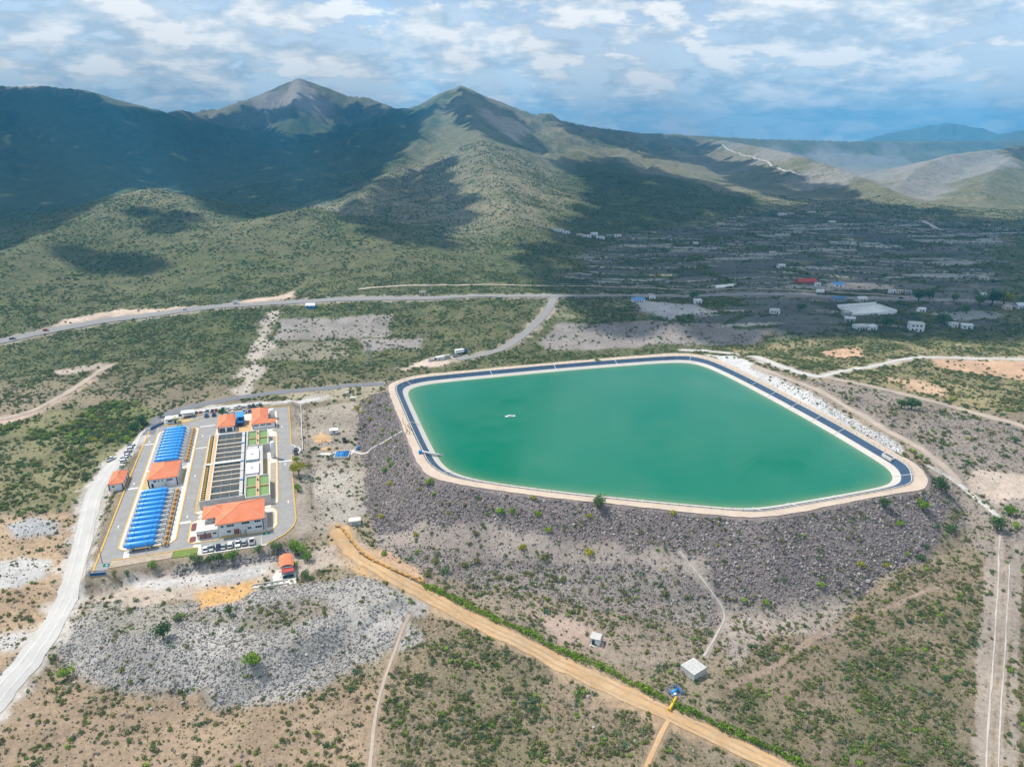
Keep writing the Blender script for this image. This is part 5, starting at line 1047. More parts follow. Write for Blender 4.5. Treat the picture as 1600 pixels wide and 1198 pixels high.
for k, (px, py, c, lab) in enumerate(folk + [(a, b_, cloth[i], wh[i]) for i, (a, b_) in enumerate(people_px)]):
    x, y = at_z(px, py, CREST_Z); me = PM[k % 3].copy(); me.materials[2] = MATS[c]
    if k % 4 == 1: me.materials[3] = MATS['helmet']
    o = link(bpy.data.objects.new('person', me)); o.location = (x, y, CREST_Z + .02); o.rotation_euler = (0, 0, rng.uniform(-1.2, 1.6))
    tag(o, ('person ' + lab) if k < 2 else f'person in {cn[c]} {lab}', 'person', 'visitors on the rim of the reservoir')

# ------------------------------------------------------------------ odds and ends round the works
x, y, z = gp(535, 711)
t = thing('pipe_manifold', 'blue pipe manifold in a low concrete box at the foot of the dam', 'manifold', (x, y, z), TH * .3)
for q in ((-3.6, 3.6, -4.2, -3.9), (-3.6, 3.6, 3.9, 4.2), (-3.6, -3.3, -3.9, 3.9), (3.3, 3.6, -3.9, 3.9)): MB().box(*q, -.4, .9).build('wall', 'concrete_pale', t)
MB().box(-3.3, 3.3, -3.9, 3.9, -.4, .15).build('floor_slab', 'concrete', t)
for k in range(4):
    yy = -2.9 + 1.7 * k; pi_ = MB().cyl((-3.2, yy, .75), (3.2, yy, .75), .48, 10).build('pipe', 'blue_light', t, True)
    for xx in (-1.6, 1.2): MB().cyl((xx, yy, .75), (xx + .22, yy, .75), .68, 10).build('flange', 'blue_paint', pi_)
MB().box(-2.9, -1.3, 2.9, 3.8, .15, 1.2).build('valve', 'valve_orange', t)
for P, lab in (([(497,711),(503,708),(522,707),(524,714),(510,711)], 'pale concrete ramp on the works side of the manifold'), ([(547,704),(556,702),(552,708),(548,712)], 'pale concrete ramp on the dam side of the manifold')):
    W_ = gpoly(P); zc_ = W_[:, 2].mean(); tag(MB().prism(W_[:, :2], zc_ - .6, zc_ + .22).build('concrete_ramp', 'concrete_pale'), lab, 'ramp')
x, y, z = gp(522, 677); t = thing('site_trailer', 'white site trailer on the bare ground beside orange soil', 'trailer', (x, y, z), .2)
MB().box(-2.1, 2.1, -1.5, 1.5, .4, 2.3).build('cabin', 'white_wall', t); MB().box(-2.25, 2.25, -1.65, 1.65, 2.3, 2.42).build('roof', 'white_paint', t); opening(t, 'window', 0, -1.5, 1.1, 1.2, .8, 's', 'window_glass')
for s_ in (-1, 1): MB().cyl((.3, s_ * 1.2, .35), (.3, s_ * 1.45, .35), .35, 10).build('wheel', 'black_rubber', t)
x, y, z = gp(559, 702); t = thing('water_tank', 'small light blue water tank at the foot of the stairway', 'tank', (x, y, z)); MB().cyl((0, 0, 0), (0, 0, 1.5), .9, 12).build('shell', 'blue_light', t, True); MB().cyl((0, 0, 1.5), (0, 0, 1.75), .9, 12, .35).build('lid', 'blue_paint', t)
for px, py, s_, c, lab in ((504, 683, 4.6, 'dirt_ochre', 'low heap of orange soil beside the white trailer'), (512, 701, 3.2, 'dirt_ochre', 'thin heap of orange soil above the concrete ramp')):
    x, y, z = gp(px, py); m = MB(); n = 14
    m.loft([[(x + q * s_ * 1.3 * math.cos(2 * math.pi * k / n) * (1 + .15 * math.sin(3 * k)), y + q * s_ * .8 * math.sin(2 * math.pi * k / n), z + hh) for k in range(n)] for q, hh in ((1, -.25), (.75, .22), (.4, .5), (.08, .6))]); tag(m.build('soil_heap', c, None, True), lab, 'heap')
# stairway up the dam
st = gpoly([(551,706),(566,710),(580,702),(600,691),(627,675)]); Q = resample(st[:, :2], .75); t = thing('stairway', 'narrow white concrete stairway climbing the rockfill slope to the rim', 'stairway', (0, 0, 0)); dq = np.gradient(Q, axis=0)
zz = hmap(Q[:, 0], Q[:, 1]); s0 = MB().box(-.42, .42, -.6, .6, -.5, .22).build('step', 'concrete_pale', t)
for k, q in enumerate(Q):
    o = s0 if k == 0 else s0.copy()
    if k: COL.objects.link(o); o.parent = t
    o.location = (q[0], q[1], zz[k] + .12); o.rotation_euler = (0, 0, math.atan2(dq[k][1], dq[k][0]))
for px, py, w, d, h, m, nm, lab in ((542.6, 618, 2.0, 1.4, 2.4, 'concrete', 'transformer_cabinet', 'grey transformer cabinet at the corner of the bare yard'), (552, 621, 3.4, 2.4, .4, 'concrete_pale', 'concrete_slab', 'white concrete slab at the upper corner of the rockfill'), (554.5, 817, 4.6, 3.0, 1.8, 'concrete_pale', 'valve_chamber', 'pale concrete valve chamber at the start of the ochre pipe'), (190.5, 731, 1.6, 1.4, 1.9, 'plaster_grey', 'switch_cabinet', 'grey switch cabinet above the small workshop roof')):
    x, y, z = gp(px, py); t = thing(nm, lab, nm.split('_')[1], (x, y, z - .15), .25); MB().box(-w / 2, w / 2, -d / 2, d / 2, 0, h).build('body', m, t); MB().box(-w / 2 - .1, w / 2 + .1, -d / 2 - .1, d / 2 + .1, h, h + .14).build('lid', 'concrete_pale', t)
    if h > 1: opening(t, 'door', 0, -d / 2, .1, w * .5, h * .7, 's', 'steel_grey')
# ochre pipeline on concrete blocks, then hedge, along the dirt road
pl = gpoly([(524,822),(531,822.5),(537,830),(543,838.5),(549,847.5),(561,863),(571,871),(584,877.5),(600,884.5),(615,892),(630,899),(650,908),(664,915)]); Q = resample(chaikin(pl[:, :2], 1, False), 3.0); zz = hmap(Q[:, 0], Q[:, 1]) + 1.0
zz = np.convolve(np.pad(zz, 4, 'edge'), np.ones(9) / 9, 'valid')
t = thing('pipeline', 'thick ochre pipeline on concrete blocks beside the dirt road', 'pipeline', (0, 0, 0)); MB().tube([(*q, z) for q, z in zip(Q, zz)], .42, 8).build('pipe', 'pipe_ochre', t, True)
for k in range(1, len(Q), 3): MB().obox((Q[k][0], Q[k][1], zz[k] - .85), (1.3, .7, 1.5), .6).build('support_block', 'concrete', t)
for k in range(2, len(Q), 6): d = Q[min(k + 1, len(Q) - 1)] - Q[k]; d = d / np.linalg.norm(d); MB().cyl((*(Q[k] - d * .12), zz[k]), (*(Q[k] + d * .12), zz[k]), .56, 10).build('flange', 'post_dark', t)
x, y, z = gp(931, 1003); t = thing('pump_hut', 'small white hut with open dark door above the hedge', 'hut', (x, y, z - .15), -.35); MB().box(-1.5, 1.5, -1.5, 1.5, 0, 2.5).build('wall', 'white_wall', t); MB().box(-1.75, 1.75, -1.75, 1.75, 2.5, 2.68).build('roof', 'concrete', t); opening(t, 'door', -.5, -1.5, 0.05, .95, 2.0, 's', 'dark_door'); MB().box(-1.9, 1.9, -2.1, 1.9, -.3, .1).build('base_slab', 'concrete_pale', t)
x, y, z = gp(1083, 1050); t = thing('valve_house', 'grey concrete valve house with panelled flat roof near the blue pump', 'valve house', (x, y, z - .3), .62)
MB().box(-2.9, 2.9, -2.6, 2.6, 0, 2.5).build('wall', 'concrete', t)
for k in range(4): MB().box(-3.0 + 1.5 * k + .02, -1.52 + 1.5 * k, -2.75, 2.75, 2.5, 2.72).build('roof_panel', 'concrete', t)
for k in range(5): MB().box(-2.9 + 1.4 * k, -2.7 + 1.4 * k, -2.68, -2.6, 0, 2.45).build('rib', 'concrete_pale', t)
opening(t, 'door', 2.9, 0, .1, 1.0, 2.0, 'e', 'steel_grey')
x, y, z = gp(1055, 1083); t = thing('pump_set', 'blue pump set in a square pipe frame beside the hedge', 'pump', (x, y, z), .5)
for sx in (-1.9, 1.9):
    for sy in (-1.7, 1.7): MB().cyl((sx, sy, 0), (sx, sy, 1.5), .09, 6).build('frame_post', 'blue_paint', t)
m = MB()
for q in (((-1.9, -1.7), (1.9, -1.7)), ((1.9, -1.7), (1.9, 1.7)), ((1.9, 1.7), (-1.9, 1.7)), ((-1.9, 1.7), (-1.9, -1.7))):
    for hh in (.8, 1.5): m.cyl((*q[0], hh), (*q[1], hh), .08, 5)
m.build('frame_rail', 'blue_paint', t); MB().cyl((-1.2, .3, .7), (.9, .3, .7), .5, 10).build('motor', 'blue_light', t, True); MB().cyl((.9, .3, .7), (1.3, .3, .7), .7, 10).build('pump_casing', 'blue_paint', t); MB().box(-1.5, 1.5, -.3, .9, 0, .25).build('base_slab', 'concrete_pale', t); MB().box(-1.4, -.7, -1.3, -.7, 0, 1.3).build('control_box', 'white_paint', t)
A = gpoly([(1056, 1094), (1046, 1111)]); t = thing('yellow_pipe', 'short thick yellow pipe crossing the hedge to the road', 'pipe', (0, 0, 0)); a_, b_ = A[0], A[1]
MB().cyl((a_[0], a_[1], a_[2] + 1.3), (b_[0], b_[1], b_[2] + .75), .42, 10).build('pipe', 'pipe_yellow', t, True); d = (b_ - a_) / np.linalg.norm(b_ - a_); MB().cyl((b_[0], b_[1], b_[2] + .75), (b_[0] + d[0] * .2, b_[1] + d[1] * .2, b_[2] + .72), .58, 10).build('flange', 'pipe_yellow', t); MB().obox((*((a_ + b_) / 2)[:2], (a_[2] + b_[2]) / 2 + .3), (1.0, .5, 1.0), .8).build('support_block', 'concrete', t)
# concrete channels
def channel(name, label, pts, w, hw, mat='concrete'):
    P = gpoly(pts)[:, :2]; Q = resample(chaikin(P, 1, False), 1.5); tt = np.gradient(Q, axis=0); tt /= np.linalg.norm(tt, axis=1)[:, None]; n = np.stack([-tt[:, 1], tt[:, 0]], 1); zz = hmap(Q[:, 0], Q[:, 1]); t = thing(name, label, 'channel', (0, 0, 0))
    for s_ in (-1, 1): MB().loft([[(*(q + m * (s_ * w / 2 - .12)), z - .4), (*(q + m * (s_ * w / 2 - .12)), z + hw), (*(q + m * (s_ * w / 2 + .12)), z + hw), (*(q + m * (s_ * w / 2 + .12)), z - .4)] for q, m, z in zip(Q, n, zz)]).build('side_wall', 'concrete_pale', t)
    MB().loft([[(*(q - m * (w / 2 - .12)), z - .3), (*(q - m * (w / 2 - .12)), z + .12), (*(q + m * (w / 2 - .12)), z + .12), (*(q + m * (w / 2 - .12)), z - .3)] for q, m, z in zip(Q, n, zz)]).build('bed', mat, t)
channel('spillway_channel', 'pale concrete spillway channel descending from the reservoir corner', [(1448,727),(1468,738),(1488,749),(1513,768),(1543,793),(1563,811)], 1.9, .5)
channel('storm_channel', 'straight concrete storm channel below the lower dirt yard', [(394,918),(420,914.5),(450,909.5)], 2.4, .7)
# wire fences
def fence(label, pts, step=3.0, h=2.0):
    P = np.array(pts, float); Q = resample(P, step); zz = hmap(Q[:, 0], Q[:, 1]); t = thing('wire_fence', label, 'fence', (0, 0, 0)); p0 = MB().cyl((0, 0, -.2), (0, 0, h), .055, 5).build('post', 'post_dark', t)
    for k, q in enumerate(Q):
        o = p0 if k == 0 else p0.copy()
        if k: COL.objects.link(o); o.parent = t
        o.location = (q[0], q[1], zz[k])
    m = MB()
    for f in (.25, .5, .75, .97): m.tube([(*q, z + h * f) for q, z in zip(Q, zz)], .022, 3)
    m.build('wire', 'wire', t)
fence('wire fence on the rough verge below the white gravel road', [PW(u, v) for u, v in ((-9.5, -2), (-12.5, 20), (-13.0, 45), (-12.8, 69))]); fence('wire fence between the works and the bare yard by the dam', [tuple(q[:2]) for q in gpoly([(478,630),(481,680),(484,730),(487,795)])]); fence('wire fence along the upper gravel road above the workshop', [PW(u, v) for u, v in ((-9.6, 85), (-9.8, 110), (-9.4, 138))])
W_ = gpoly([(470, 632), (471.5, 668), (473, 704)])[:, :2]; Q = resample(W_, 4); t = thing('garden_wall', 'low pale wall on the strip outside the inner road', 'wall', (0, 0, 0)); m = MB(); zz = hmap(Q[:, 0], Q[:, 1])
for k in range(len(Q) - 1): d = Q[k + 1] - Q[k]; m.obox((*((Q[k] + Q[k + 1]) / 2), zz[k] + .3), (np.linalg.norm(d), .3, .9), math.atan2(d[1], d[0]))
m.build('wall', 'concrete_pale', t)
# masts and poles
for px, py, h, lab in ((289, 628, 9, 'wooden power pole by the bend of the access road'), (219.5, 657, 7, 'wooden power pole among the green trees by the gate'), (604, 520, 8, 'wooden power pole in the grey field below the highway'), (160, 880, 8, 'wooden power pole on the verge near the lower blue gate')):
    x, y, z = gp(px, py); t = thing('power_pole', lab, 'pole', (x, y, z), .4); MB().cyl((0, 0, -.3), (0, 0, h), .14, 6, .09).build('pole', 'post_dark', t); MB().box(-.9, .9, -.06, .06, h - .8, h - .65).build('crossarm', 'post_dark', t)
    for s_ in (-.8, 0, .8): MB().cyl((s_, 0, h - .65), (s_, 0, h - .45), .05, 5).build('insulator', 'white_paint', t)
x, y, z = gp(577, 571); t = thing('lattice_mast', 'grey lattice power mast in the scrub below the highway', 'mast', (x, y, z)); H_ = 17
def leg(k, z): s_ = 1.7 * (1 - z / H_) + .25; return ((s_ if k in (0, 3) else -s_), (s_ if k < 2 else -s_), z)
for k in range(4): MB().cyl(leg(k, 0), leg(k, H_), .09, 4).build('leg', 'steel_grey', t)
m = MB()
for q in range(6):
    for k in range(4): m.cyl(leg(k, H_ * q / 6), leg((k + 1) % 4, H_ * (q + 1) / 6), .05, 3); m.cyl(leg((k + 1) % 4, H_ * q / 6), leg(k, H_ * (q + 1) / 6), .05, 3)
m.build('bracing', 'steel_grey', t)
for zz_ in (13, 15.5): MB().box(-3, 3, -.1, .1, zz_, zz_ + .2).build('crossarm', 'steel_grey', t)
# ------------------------------------------------------------------ village and farm buildings in the valley
def cottage(px, py, wpx, label, wall='white_wall', roof='flat', h=3.0, dep=.7, rot=0.0, roofmat='concrete', nwin=2, storeys=1):
    x, y, z = gp(px, py); w = wpx * y / F_PX / CP; d = w * dep; t = thing('farmhouse' if storeys == 1 else 'town_house', label, 'building', (x, y, z - .3), rot); H = h * storeys
    MB().box(-w / 2, w / 2, -d / 2, d / 2, 0, H).build('wall', wall, t)
    if roof == 'flat':
        MB().box(-w / 2 - .15, w / 2 + .15, -d / 2 - .15, d / 2 + .15, H, H + .25).build('roof', roofmat, t)
        m = MB()
        for q in ((-w / 2, w / 2, -d / 2, -d / 2 + .2), (-w / 2, w / 2, d / 2 - .2, d / 2), (-w / 2, -w / 2 + .2, -d / 2 + .2, d / 2 - .2), (w / 2 - .2, w / 2, -d / 2 + .2, d / 2 - .2)): m.box(*q, H + .25, H + .7)
        m.build('parapet', wall, t)
    elif roof == 'gable':
        o = .4; r = H + d * .28
        MB().add([(-w / 2 - o, -d / 2 - o, H), (w / 2 + o, -d / 2 - o, H), (w / 2 + o, d / 2 + o, H), (-w / 2 - o, d / 2 + o, H), (-w / 2 - o, 0, r), (w / 2 + o, 0, r)], [(0, 1, 5, 4), (2, 3, 4, 5), (1, 2, 5), (3, 0, 4), (3, 2, 1, 0)]).build('roof', roofmat, t)
    else:
        MB().add([(-w / 2 - .4, -d / 2 - .4, H), (w / 2 + .4, -d / 2 - .4, H), (w / 2 + .4, d / 2 + .4, H + .9), (-w / 2 - .4, d / 2 + .4, H + .9), (-w / 2 - .4, -d / 2 - .4, H + .15), (w / 2 + .4, -d / 2 - .4, H + .15), (w / 2 + .4, d / 2 + .4, H + 1.05), (-w / 2 - .4, d / 2 + .4, H + 1.05)], [(3,2,1,0),(4,5,6,7),(0,1,5,4),(1,2,6,5),(2,3,7,6),(3,0,4,7)]).build('roof', roofmat, t)
    for s_ in range(storeys):
        for k in range(nwin):
            u = -w / 2 + w * (k + .7) / (nwin + .6)
            if s_ == 0 and k == nwin - 1: opening(t, 'door', u, -d / 2, .1, min(1.1, w * .2), 2.1, 's', 'dark_door')
            else: opening(t, 'window', u, -d / 2, 1.0 + s_ * h, min(1.5, w * .18), 1.2, 's', 'window_glass')
    return t
V = [
 (486,481,13,'pale blue house alone below the highway near the sandy wash',dict(wall='blue_light', roof='gable', roofmat='sheet_roof', dep=.8)),
 (369,475.5,7,'tiny white kiosk on the pale cutting beside the highway',dict()),
 (660,460.5,9,'small pale shed above the highway under the foothills',dict(wall='plaster_cream')),
 (997,472,18,'long white workshop with blue roof edge beside the highway',dict(roof='shed', roofmat='blue_light', dep=.55, nwin=4)),
 (1019,468,9,'small white cube house next to the long workshop',dict()),
 (1090,474,11,'white petrol kiosk with grey roof on the pale forecourt',dict(roof='shed', roofmat='sheet_roof')),
 (1259,443,28,'wide farm building with bright red roof above the highway',dict(wall='brick_red', roof='gable', roofmat='roof_red', dep=.5, nwin=4)),
 (1277,447,8,'little white house just beside the red roofed farm',dict()),
 (1309,447.5,15,'white house with blue roof right of the red roofed farm',dict(roof='shed', roofmat='blue_light')),
 (1310,470,19,'dark blue roofed depot at the top of the walled yard',dict(wall='plaster_grey', roof='shed', roofmat='blue_paint', dep=.5, nwin=4)),
 (1345,470.5,15,'hall with pale metal roof beyond the walled yard',dict(wall='plaster_cream', roof='gable', roofmat='sheet_roof')),
 (1210,489,14,'white house standing alone among the dark fields',dict(nwin=3)),
 (1322,493,13,'grey flat house on the near side of the walled yard',dict(wall='plaster_grey')),
 (1327,502,14,'pale round-shouldered store below the walled yard',dict(wall='plaster_grey', roof='gable', roofmat='sheet_roof')),
 (1344,514,20,'large white farmhouse with blue tanks in the shaded strip',dict(roof='flat', nwin=4, dep=.6)),
 (1362,515,12,'white side wing right of the large farmhouse',dict(roof='shed', roofmat='sheet_roof')),
 (1430,516,20,'two-storey white house with red ground floor at the shadow edge',dict(storeys=2, nwin=3)),
 (1439,487,10,'small white house with dark door beyond the fields',dict(roof='gable', roofmat='sheet_roof')),
 (1489,510,11,'white cabin at the end of the sandy track',dict()),
 (1510,513,15,'long white shed beside the sandy track',dict(roof='shed', roofmat='sheet_roof', dep=.45)),
 (1573,483,11,'cream house with red band near the dark trees',dict(wall='plaster_cream')),
 (1594,481,18,'white warehouse by the dark trees at the picture edge',dict(roof='gable', roofmat='sheet_roof', nwin=3)),
 (1394,458,10,'white roadside house nearest the walled yard',dict()),
 (1405,458.5,9,'cream roadside house in the middle of the short row',dict(wall='plaster_cream')),
 (1418,459,10,'grey roadside house ending the short row',dict(wall='plaster_grey')),
 (1541,464,15,'white long house behind the highway near the far bend',dict(roof='shed', roofmat='sheet_roof', dep=.4, nwin=3)),
 (1555,465,9,'small blue house behind the highway near the far bend',dict(wall='blue_light')),
 (1536,437,12,'pale house at the head of the white lane',dict(wall='plaster_cream')),
 (1520,434,8,'tiny grey house left of the head of the lane',dict(wall='plaster_grey')),
 (872,362,14,'white block at the left of the hillside hamlet',dict(nwin=3)),
 (884,365,11,'low white house in front of the hamlet block',dict()),
 (906,369,10,'cream house starting the middle of the hamlet',dict(wall='plaster_cream')),
 (917,371,13,'wide white house in the middle of the hamlet',dict(nwin=3)),
 (928,368,10,'white house with metal roof at the hamlet centre',dict(roof='gable', roofmat='sheet_roof')),
 (938,373,12,'white house lowest in the hillside hamlet',dict()),
 (952,370,8,'grey house towards the end of the hamlet',dict(wall='plaster_grey')),
 (965,370,10,'white house at the right end of the hamlet',dict()),
 (1087,382,7,'lonely white house amid the upper terraces',dict()),
 (1125,352,11,'pale house at the top of the terraces below the dark slope',dict(wall='plaster_cream')),
 (1222,336,11,'white house left of the pair under the shaded spur',dict()),
 (1235,335,9,'grey house right of the pair under the shaded spur',dict(wall='plaster_grey')),
 (1268,333,10,'cream house on the pale lane under the spur',dict(wall='plaster_cream')),
 (1300,348,9,'white house below the pale lane on the upper terraces',dict()),
 (1207,397,9,'pale house beside two tall brown trees on the terraces',dict(wall='plaster_cream')),
 (1220,418,10,'white house with metal roof in the middle terraces',dict(roof='gable', roofmat='sheet_roof')),
 (1165,463.8,8,'small grey hut just below the highway verge',dict(wall='plaster_grey')),
]
for k, (px, py, w, lab, kw) in enumerate(V): cottage(px, py, w, lab, rot=float(rng.uniform(-.25, .25)), **kw)
# walled yard
P = gpoly([(1308, 479), (1369, 475), (1401, 489.5), (1330, 493)]); t = thing('yard_wall', 'low white wall round the big pale yard in the village', 'wall', (0, 0, 0))
for k in range(4):
    a, b = P[k], P[(k + 1) % 4]; d = b - a; MB().obox((*((a + b) / 2)[:2], (a[2] + b[2]) / 2 + .7), (np.linalg.norm(d[:2]) - .4, .4, 2.2), math.atan2(d[1], d[0])).build('wall', 'white_wall', t)
for px, py, lab in ((688, 562, 'pale container on the bare construction pad beside the side road'), (697, 560, 'grey container at the upper end of the construction pad')):
    x, y, z = gp(px, py); t = thing('container', lab, 'container', (x, y, z), .5); MB().box(-3, 3, -1.2, 1.2, .1, 2.6).build('shell', 'white_wall' if 'pale' in lab else 'plaster_grey', t); MB().box(3.0, 3.05, -1.1, 1.1, .2, 2.5).build('door', 'steel_grey', t)
    for k in range(12): MB().box(-2.9 + .5 * k, -2.75 + .5 * k, -1.25, -1.2, .2, 2.5).build('rib', 'sheet_roof', t)
# ------------------------------------------------------------------ plants
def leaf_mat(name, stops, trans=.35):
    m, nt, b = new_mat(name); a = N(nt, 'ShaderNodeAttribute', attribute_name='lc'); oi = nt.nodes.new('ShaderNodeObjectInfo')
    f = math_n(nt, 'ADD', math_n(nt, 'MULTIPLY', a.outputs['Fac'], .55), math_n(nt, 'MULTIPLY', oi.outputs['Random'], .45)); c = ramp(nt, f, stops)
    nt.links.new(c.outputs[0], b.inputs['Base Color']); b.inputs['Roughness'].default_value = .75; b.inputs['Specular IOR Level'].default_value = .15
    tl = nt.nodes.new('ShaderNodeBsdfTranslucent'); nt.links.new(c.outputs[0], tl.inputs[0]); mx = nt.nodes.new('ShaderNodeMixShader'); mx.inputs[0].default_value = trans
    nt.links.new(b.outputs[0], mx.inputs[1]); nt.links.new(tl.outputs[0], mx.inputs[2]); nt.links.new(mx.outputs[0], [n for n in nt.nodes if n.type == 'OUTPUT_MATERIAL'][0].inputs[0])
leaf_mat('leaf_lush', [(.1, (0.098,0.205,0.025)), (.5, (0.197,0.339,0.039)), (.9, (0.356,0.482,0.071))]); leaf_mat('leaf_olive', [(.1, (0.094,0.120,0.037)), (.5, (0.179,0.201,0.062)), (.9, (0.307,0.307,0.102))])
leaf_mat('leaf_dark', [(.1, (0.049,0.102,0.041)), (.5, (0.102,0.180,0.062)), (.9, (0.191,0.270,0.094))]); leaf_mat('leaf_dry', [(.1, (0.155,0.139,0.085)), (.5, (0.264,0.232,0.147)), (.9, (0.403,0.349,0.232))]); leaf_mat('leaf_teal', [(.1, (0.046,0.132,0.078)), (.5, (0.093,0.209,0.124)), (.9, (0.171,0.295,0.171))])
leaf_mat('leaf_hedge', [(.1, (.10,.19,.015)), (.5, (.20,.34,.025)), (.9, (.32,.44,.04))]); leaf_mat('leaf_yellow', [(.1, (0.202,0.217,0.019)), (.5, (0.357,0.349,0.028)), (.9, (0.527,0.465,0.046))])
def foliage(nl, seed, lobes=6, flat=.8, size=.26, spread=.55, base=.0):
    """leaf clumps over a few lobes, unit radius, standing on z = 0"""
    r = np.random.default_rng(seed); C = []
    for k in range(lobes):
        a = r.uniform(0, 2 * np.pi); q = spread * np.sqrt(r.random()) if k else 0; C.append((q * np.cos(a), q * np.sin(a), flat * r.uniform(.3, .75), r.uniform(.32, .55)))
    V, F, L = [], [], []
    for k in range(nl):
        cx, cy, cz, cr = C[r.integers(len(C))]; d = r.normal(0, 1, 3); d[2] = abs(d[2]) * .9 - .25; d /= np.linalg.norm(d); rad = cr * r.uniform(.65, 1.08)
        p = np.array([cx, cy, cz]) + d * rad * np.array([1, 1, flat]); p[2] = max(p[2], .02 + base)
        n = d + r.normal(0, .55, 3); n /= np.linalg.norm(n); u = np.cross(n, r.normal(0, 1, 3)); u /= np.linalg.norm(u) + 1e-9; w = np.cross(n, u); s = size * r.uniform(.55, 1.2)
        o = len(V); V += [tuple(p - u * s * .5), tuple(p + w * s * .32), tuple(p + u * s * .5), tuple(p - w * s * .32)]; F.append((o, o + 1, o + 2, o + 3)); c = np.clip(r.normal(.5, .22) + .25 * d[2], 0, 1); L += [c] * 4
    return V, F, L
def leaf_mesh(name, mat, *a, stems=True, **kw):
    V, F, L = foliage(*a, **kw)
    if stems:
        r = np.random.default_rng(a[1] + 99)
        for k in range(4):
            an = r.uniform(0, 6.28); q = .35; o = len(V); V += [(.03, 0, -.05), (-.03, .02, -.05), (q * math.cos(an), q * math.sin(an), .45)]; F.append((o, o + 1, o + 2)); L += [0, 0, 0]
    me = bpy.data.meshes.new(name); me.from_pydata(V, [], F); me.update(); at = me.attributes.new('lc', 'FLOAT', 'POINT'); at.data.foreach_set('value', np.array(L, np.float32)); me.materials.append(MATS[mat]); return me
def scatter(name, pts, scl, idx, protos, label, rot=None):
    n = len(pts)
    if not n: return
    col = bpy.data.collections.new(name + '_kinds')
    for k, me in enumerate(protos): col.objects.link(bpy.data.objects.new('%s_kind_%02d' % (name, k), me))
    me = bpy.data.meshes.new(name); me.vertices.add(n); me.vertices.foreach_set('co', np.asarray(pts, np.float32).ravel())
    a = me.attributes.new('scl', 'FLOAT_VECTOR', 'POINT'); a.data.foreach_set('vector', np.asarray(scl, np.float32).ravel())
    if rot is None: rot = np.stack([rng.normal(0, .08, n), rng.normal(0, .08, n), rng.uniform(0, 6.28, n)], 1)
    a = me.attributes.new('rot', 'FLOAT_VECTOR', 'POINT'); a.data.foreach_set('vector', np.asarray(rot, np.float32).ravel()); a = me.attributes.new('idx', 'INT', 'POINT'); a.data.foreach_set('value', np.asarray(idx, np.int32))
    o = tag(link(bpy.data.objects.new(name, me)), label, kind='stuff'); md = o.modifiers.new('scatter', 'NODES'); ng = bpy.data.node_groups.new(name, 'GeometryNodeTree'); md.node_group = ng
    ng.interface.new_socket('Geometry', in_out='INPUT', socket_type='NodeSocketGeometry'); ng.interface.new_socket('Geometry', in_out='OUTPUT', socket_type='NodeSocketGeometry')
    gi = ng.nodes.new('NodeGroupInput'); go = ng.nodes.new('NodeGroupOutput'); ip = ng.nodes.new('GeometryNodeInstanceOnPoints'); ci = ng.nodes.new('GeometryNodeCollectionInfo'); ci.inputs['Collection'].default_value = col; ci.inputs['Separate Children'].default_value = True; ci.inputs['Reset Children'].default_value = True
    ng.links.new(gi.outputs[0], ip.inputs['Points']); ng.links.new(ci.outputs[0], ip.inputs['Instance']); ip.inputs['Pick Instance'].default_value = True
    for nm, ty, sk in (('idx', 'INT', 'Instance Index'), ('rot', 'FLOAT_VECTOR', 'Rotation'), ('scl', 'FLOAT_VECTOR', 'Scale')):
        q = ng.nodes.new('GeometryNodeInputNamedAttribute'); q.data_type = ty; q.inputs['Name'].default_value = nm; ng.links.new(q.outputs[0], ip.inputs[sk])
    ng.links.new(ip.outputs[0], go.inputs[0]); return o
def candidates(n, r0, r1, az=43.0):
    """points spread evenly over the ground between two distances"""
    r = np.sqrt(rng.uniform(r0 ** 2, r1 ** 2, n)); a = np.radians(rng.uniform(-az, az, n)); return r * np.sin(a), r * np.cos(a)
rp = np.concatenate(ROADPTS)
rset = set(map(tuple, np.floor(rp / 2.0).astype(int)))
def blocked(x, y):
    k = sdf_poly(x, y, PAD) < 1.0
    k |= sdf_poly(x, y, COUT) < .8
    c = np.floor(np.stack([x, y], 1) / 2.0).astype(int); k |= np.array([tuple(q) in rset for q in c], bool); return k
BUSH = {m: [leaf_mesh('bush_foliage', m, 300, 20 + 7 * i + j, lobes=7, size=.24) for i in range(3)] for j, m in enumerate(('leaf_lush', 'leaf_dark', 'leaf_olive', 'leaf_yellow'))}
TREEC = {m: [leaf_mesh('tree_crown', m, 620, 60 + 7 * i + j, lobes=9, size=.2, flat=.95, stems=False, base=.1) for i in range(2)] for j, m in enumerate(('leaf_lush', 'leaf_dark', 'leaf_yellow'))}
def trunk_mesh():
    m = MB(); m.cyl((0, 0, -.1), (.04, .02, .45), .09, 7, .06)
    for a in (0, 2.1, 4.2): m.cyl((.04, .02, .4), (.35 * math.cos(a), .35 * math.sin(a), .8), .05, 5, .02)
    me = bpy.data.meshes.new('tree_trunk'); me.from_pydata(m.v, [], m.f); me.materials.append(MATS['bark']); return me
TRUNK = trunk_mesh()
def bush(x, y, z, r, mat, label, group, k=0, squash=1.0):
    o = link(bpy.data.objects.new('bush', BUSH[mat][k % 3])); o.location = (x, y, z - .08 * r); o.scale = (r, r, r * squash); o.rotation_euler = (0, 0, rng.uniform(0, 6.28)); return tag(o, label, 'bush', group)
def tree(x, y, z, r, mat, label, group=None, k=0, hs=1.0):
    t = thing('tree', label, 'tree', (x, y, z - .1), rng.uniform(0, 6.28), group); r *= 1.3; t.scale = (r, r, r * hs)
    c = link(bpy.data.objects.new('crown', TREEC[mat][k % 2])); c.parent = t; c.location = (0, 0, .28); c.scale = (1.05, 1.05, 1.15); q = link(bpy.data.objects.new('trunk', TRUNK)); q.parent = t
    return t
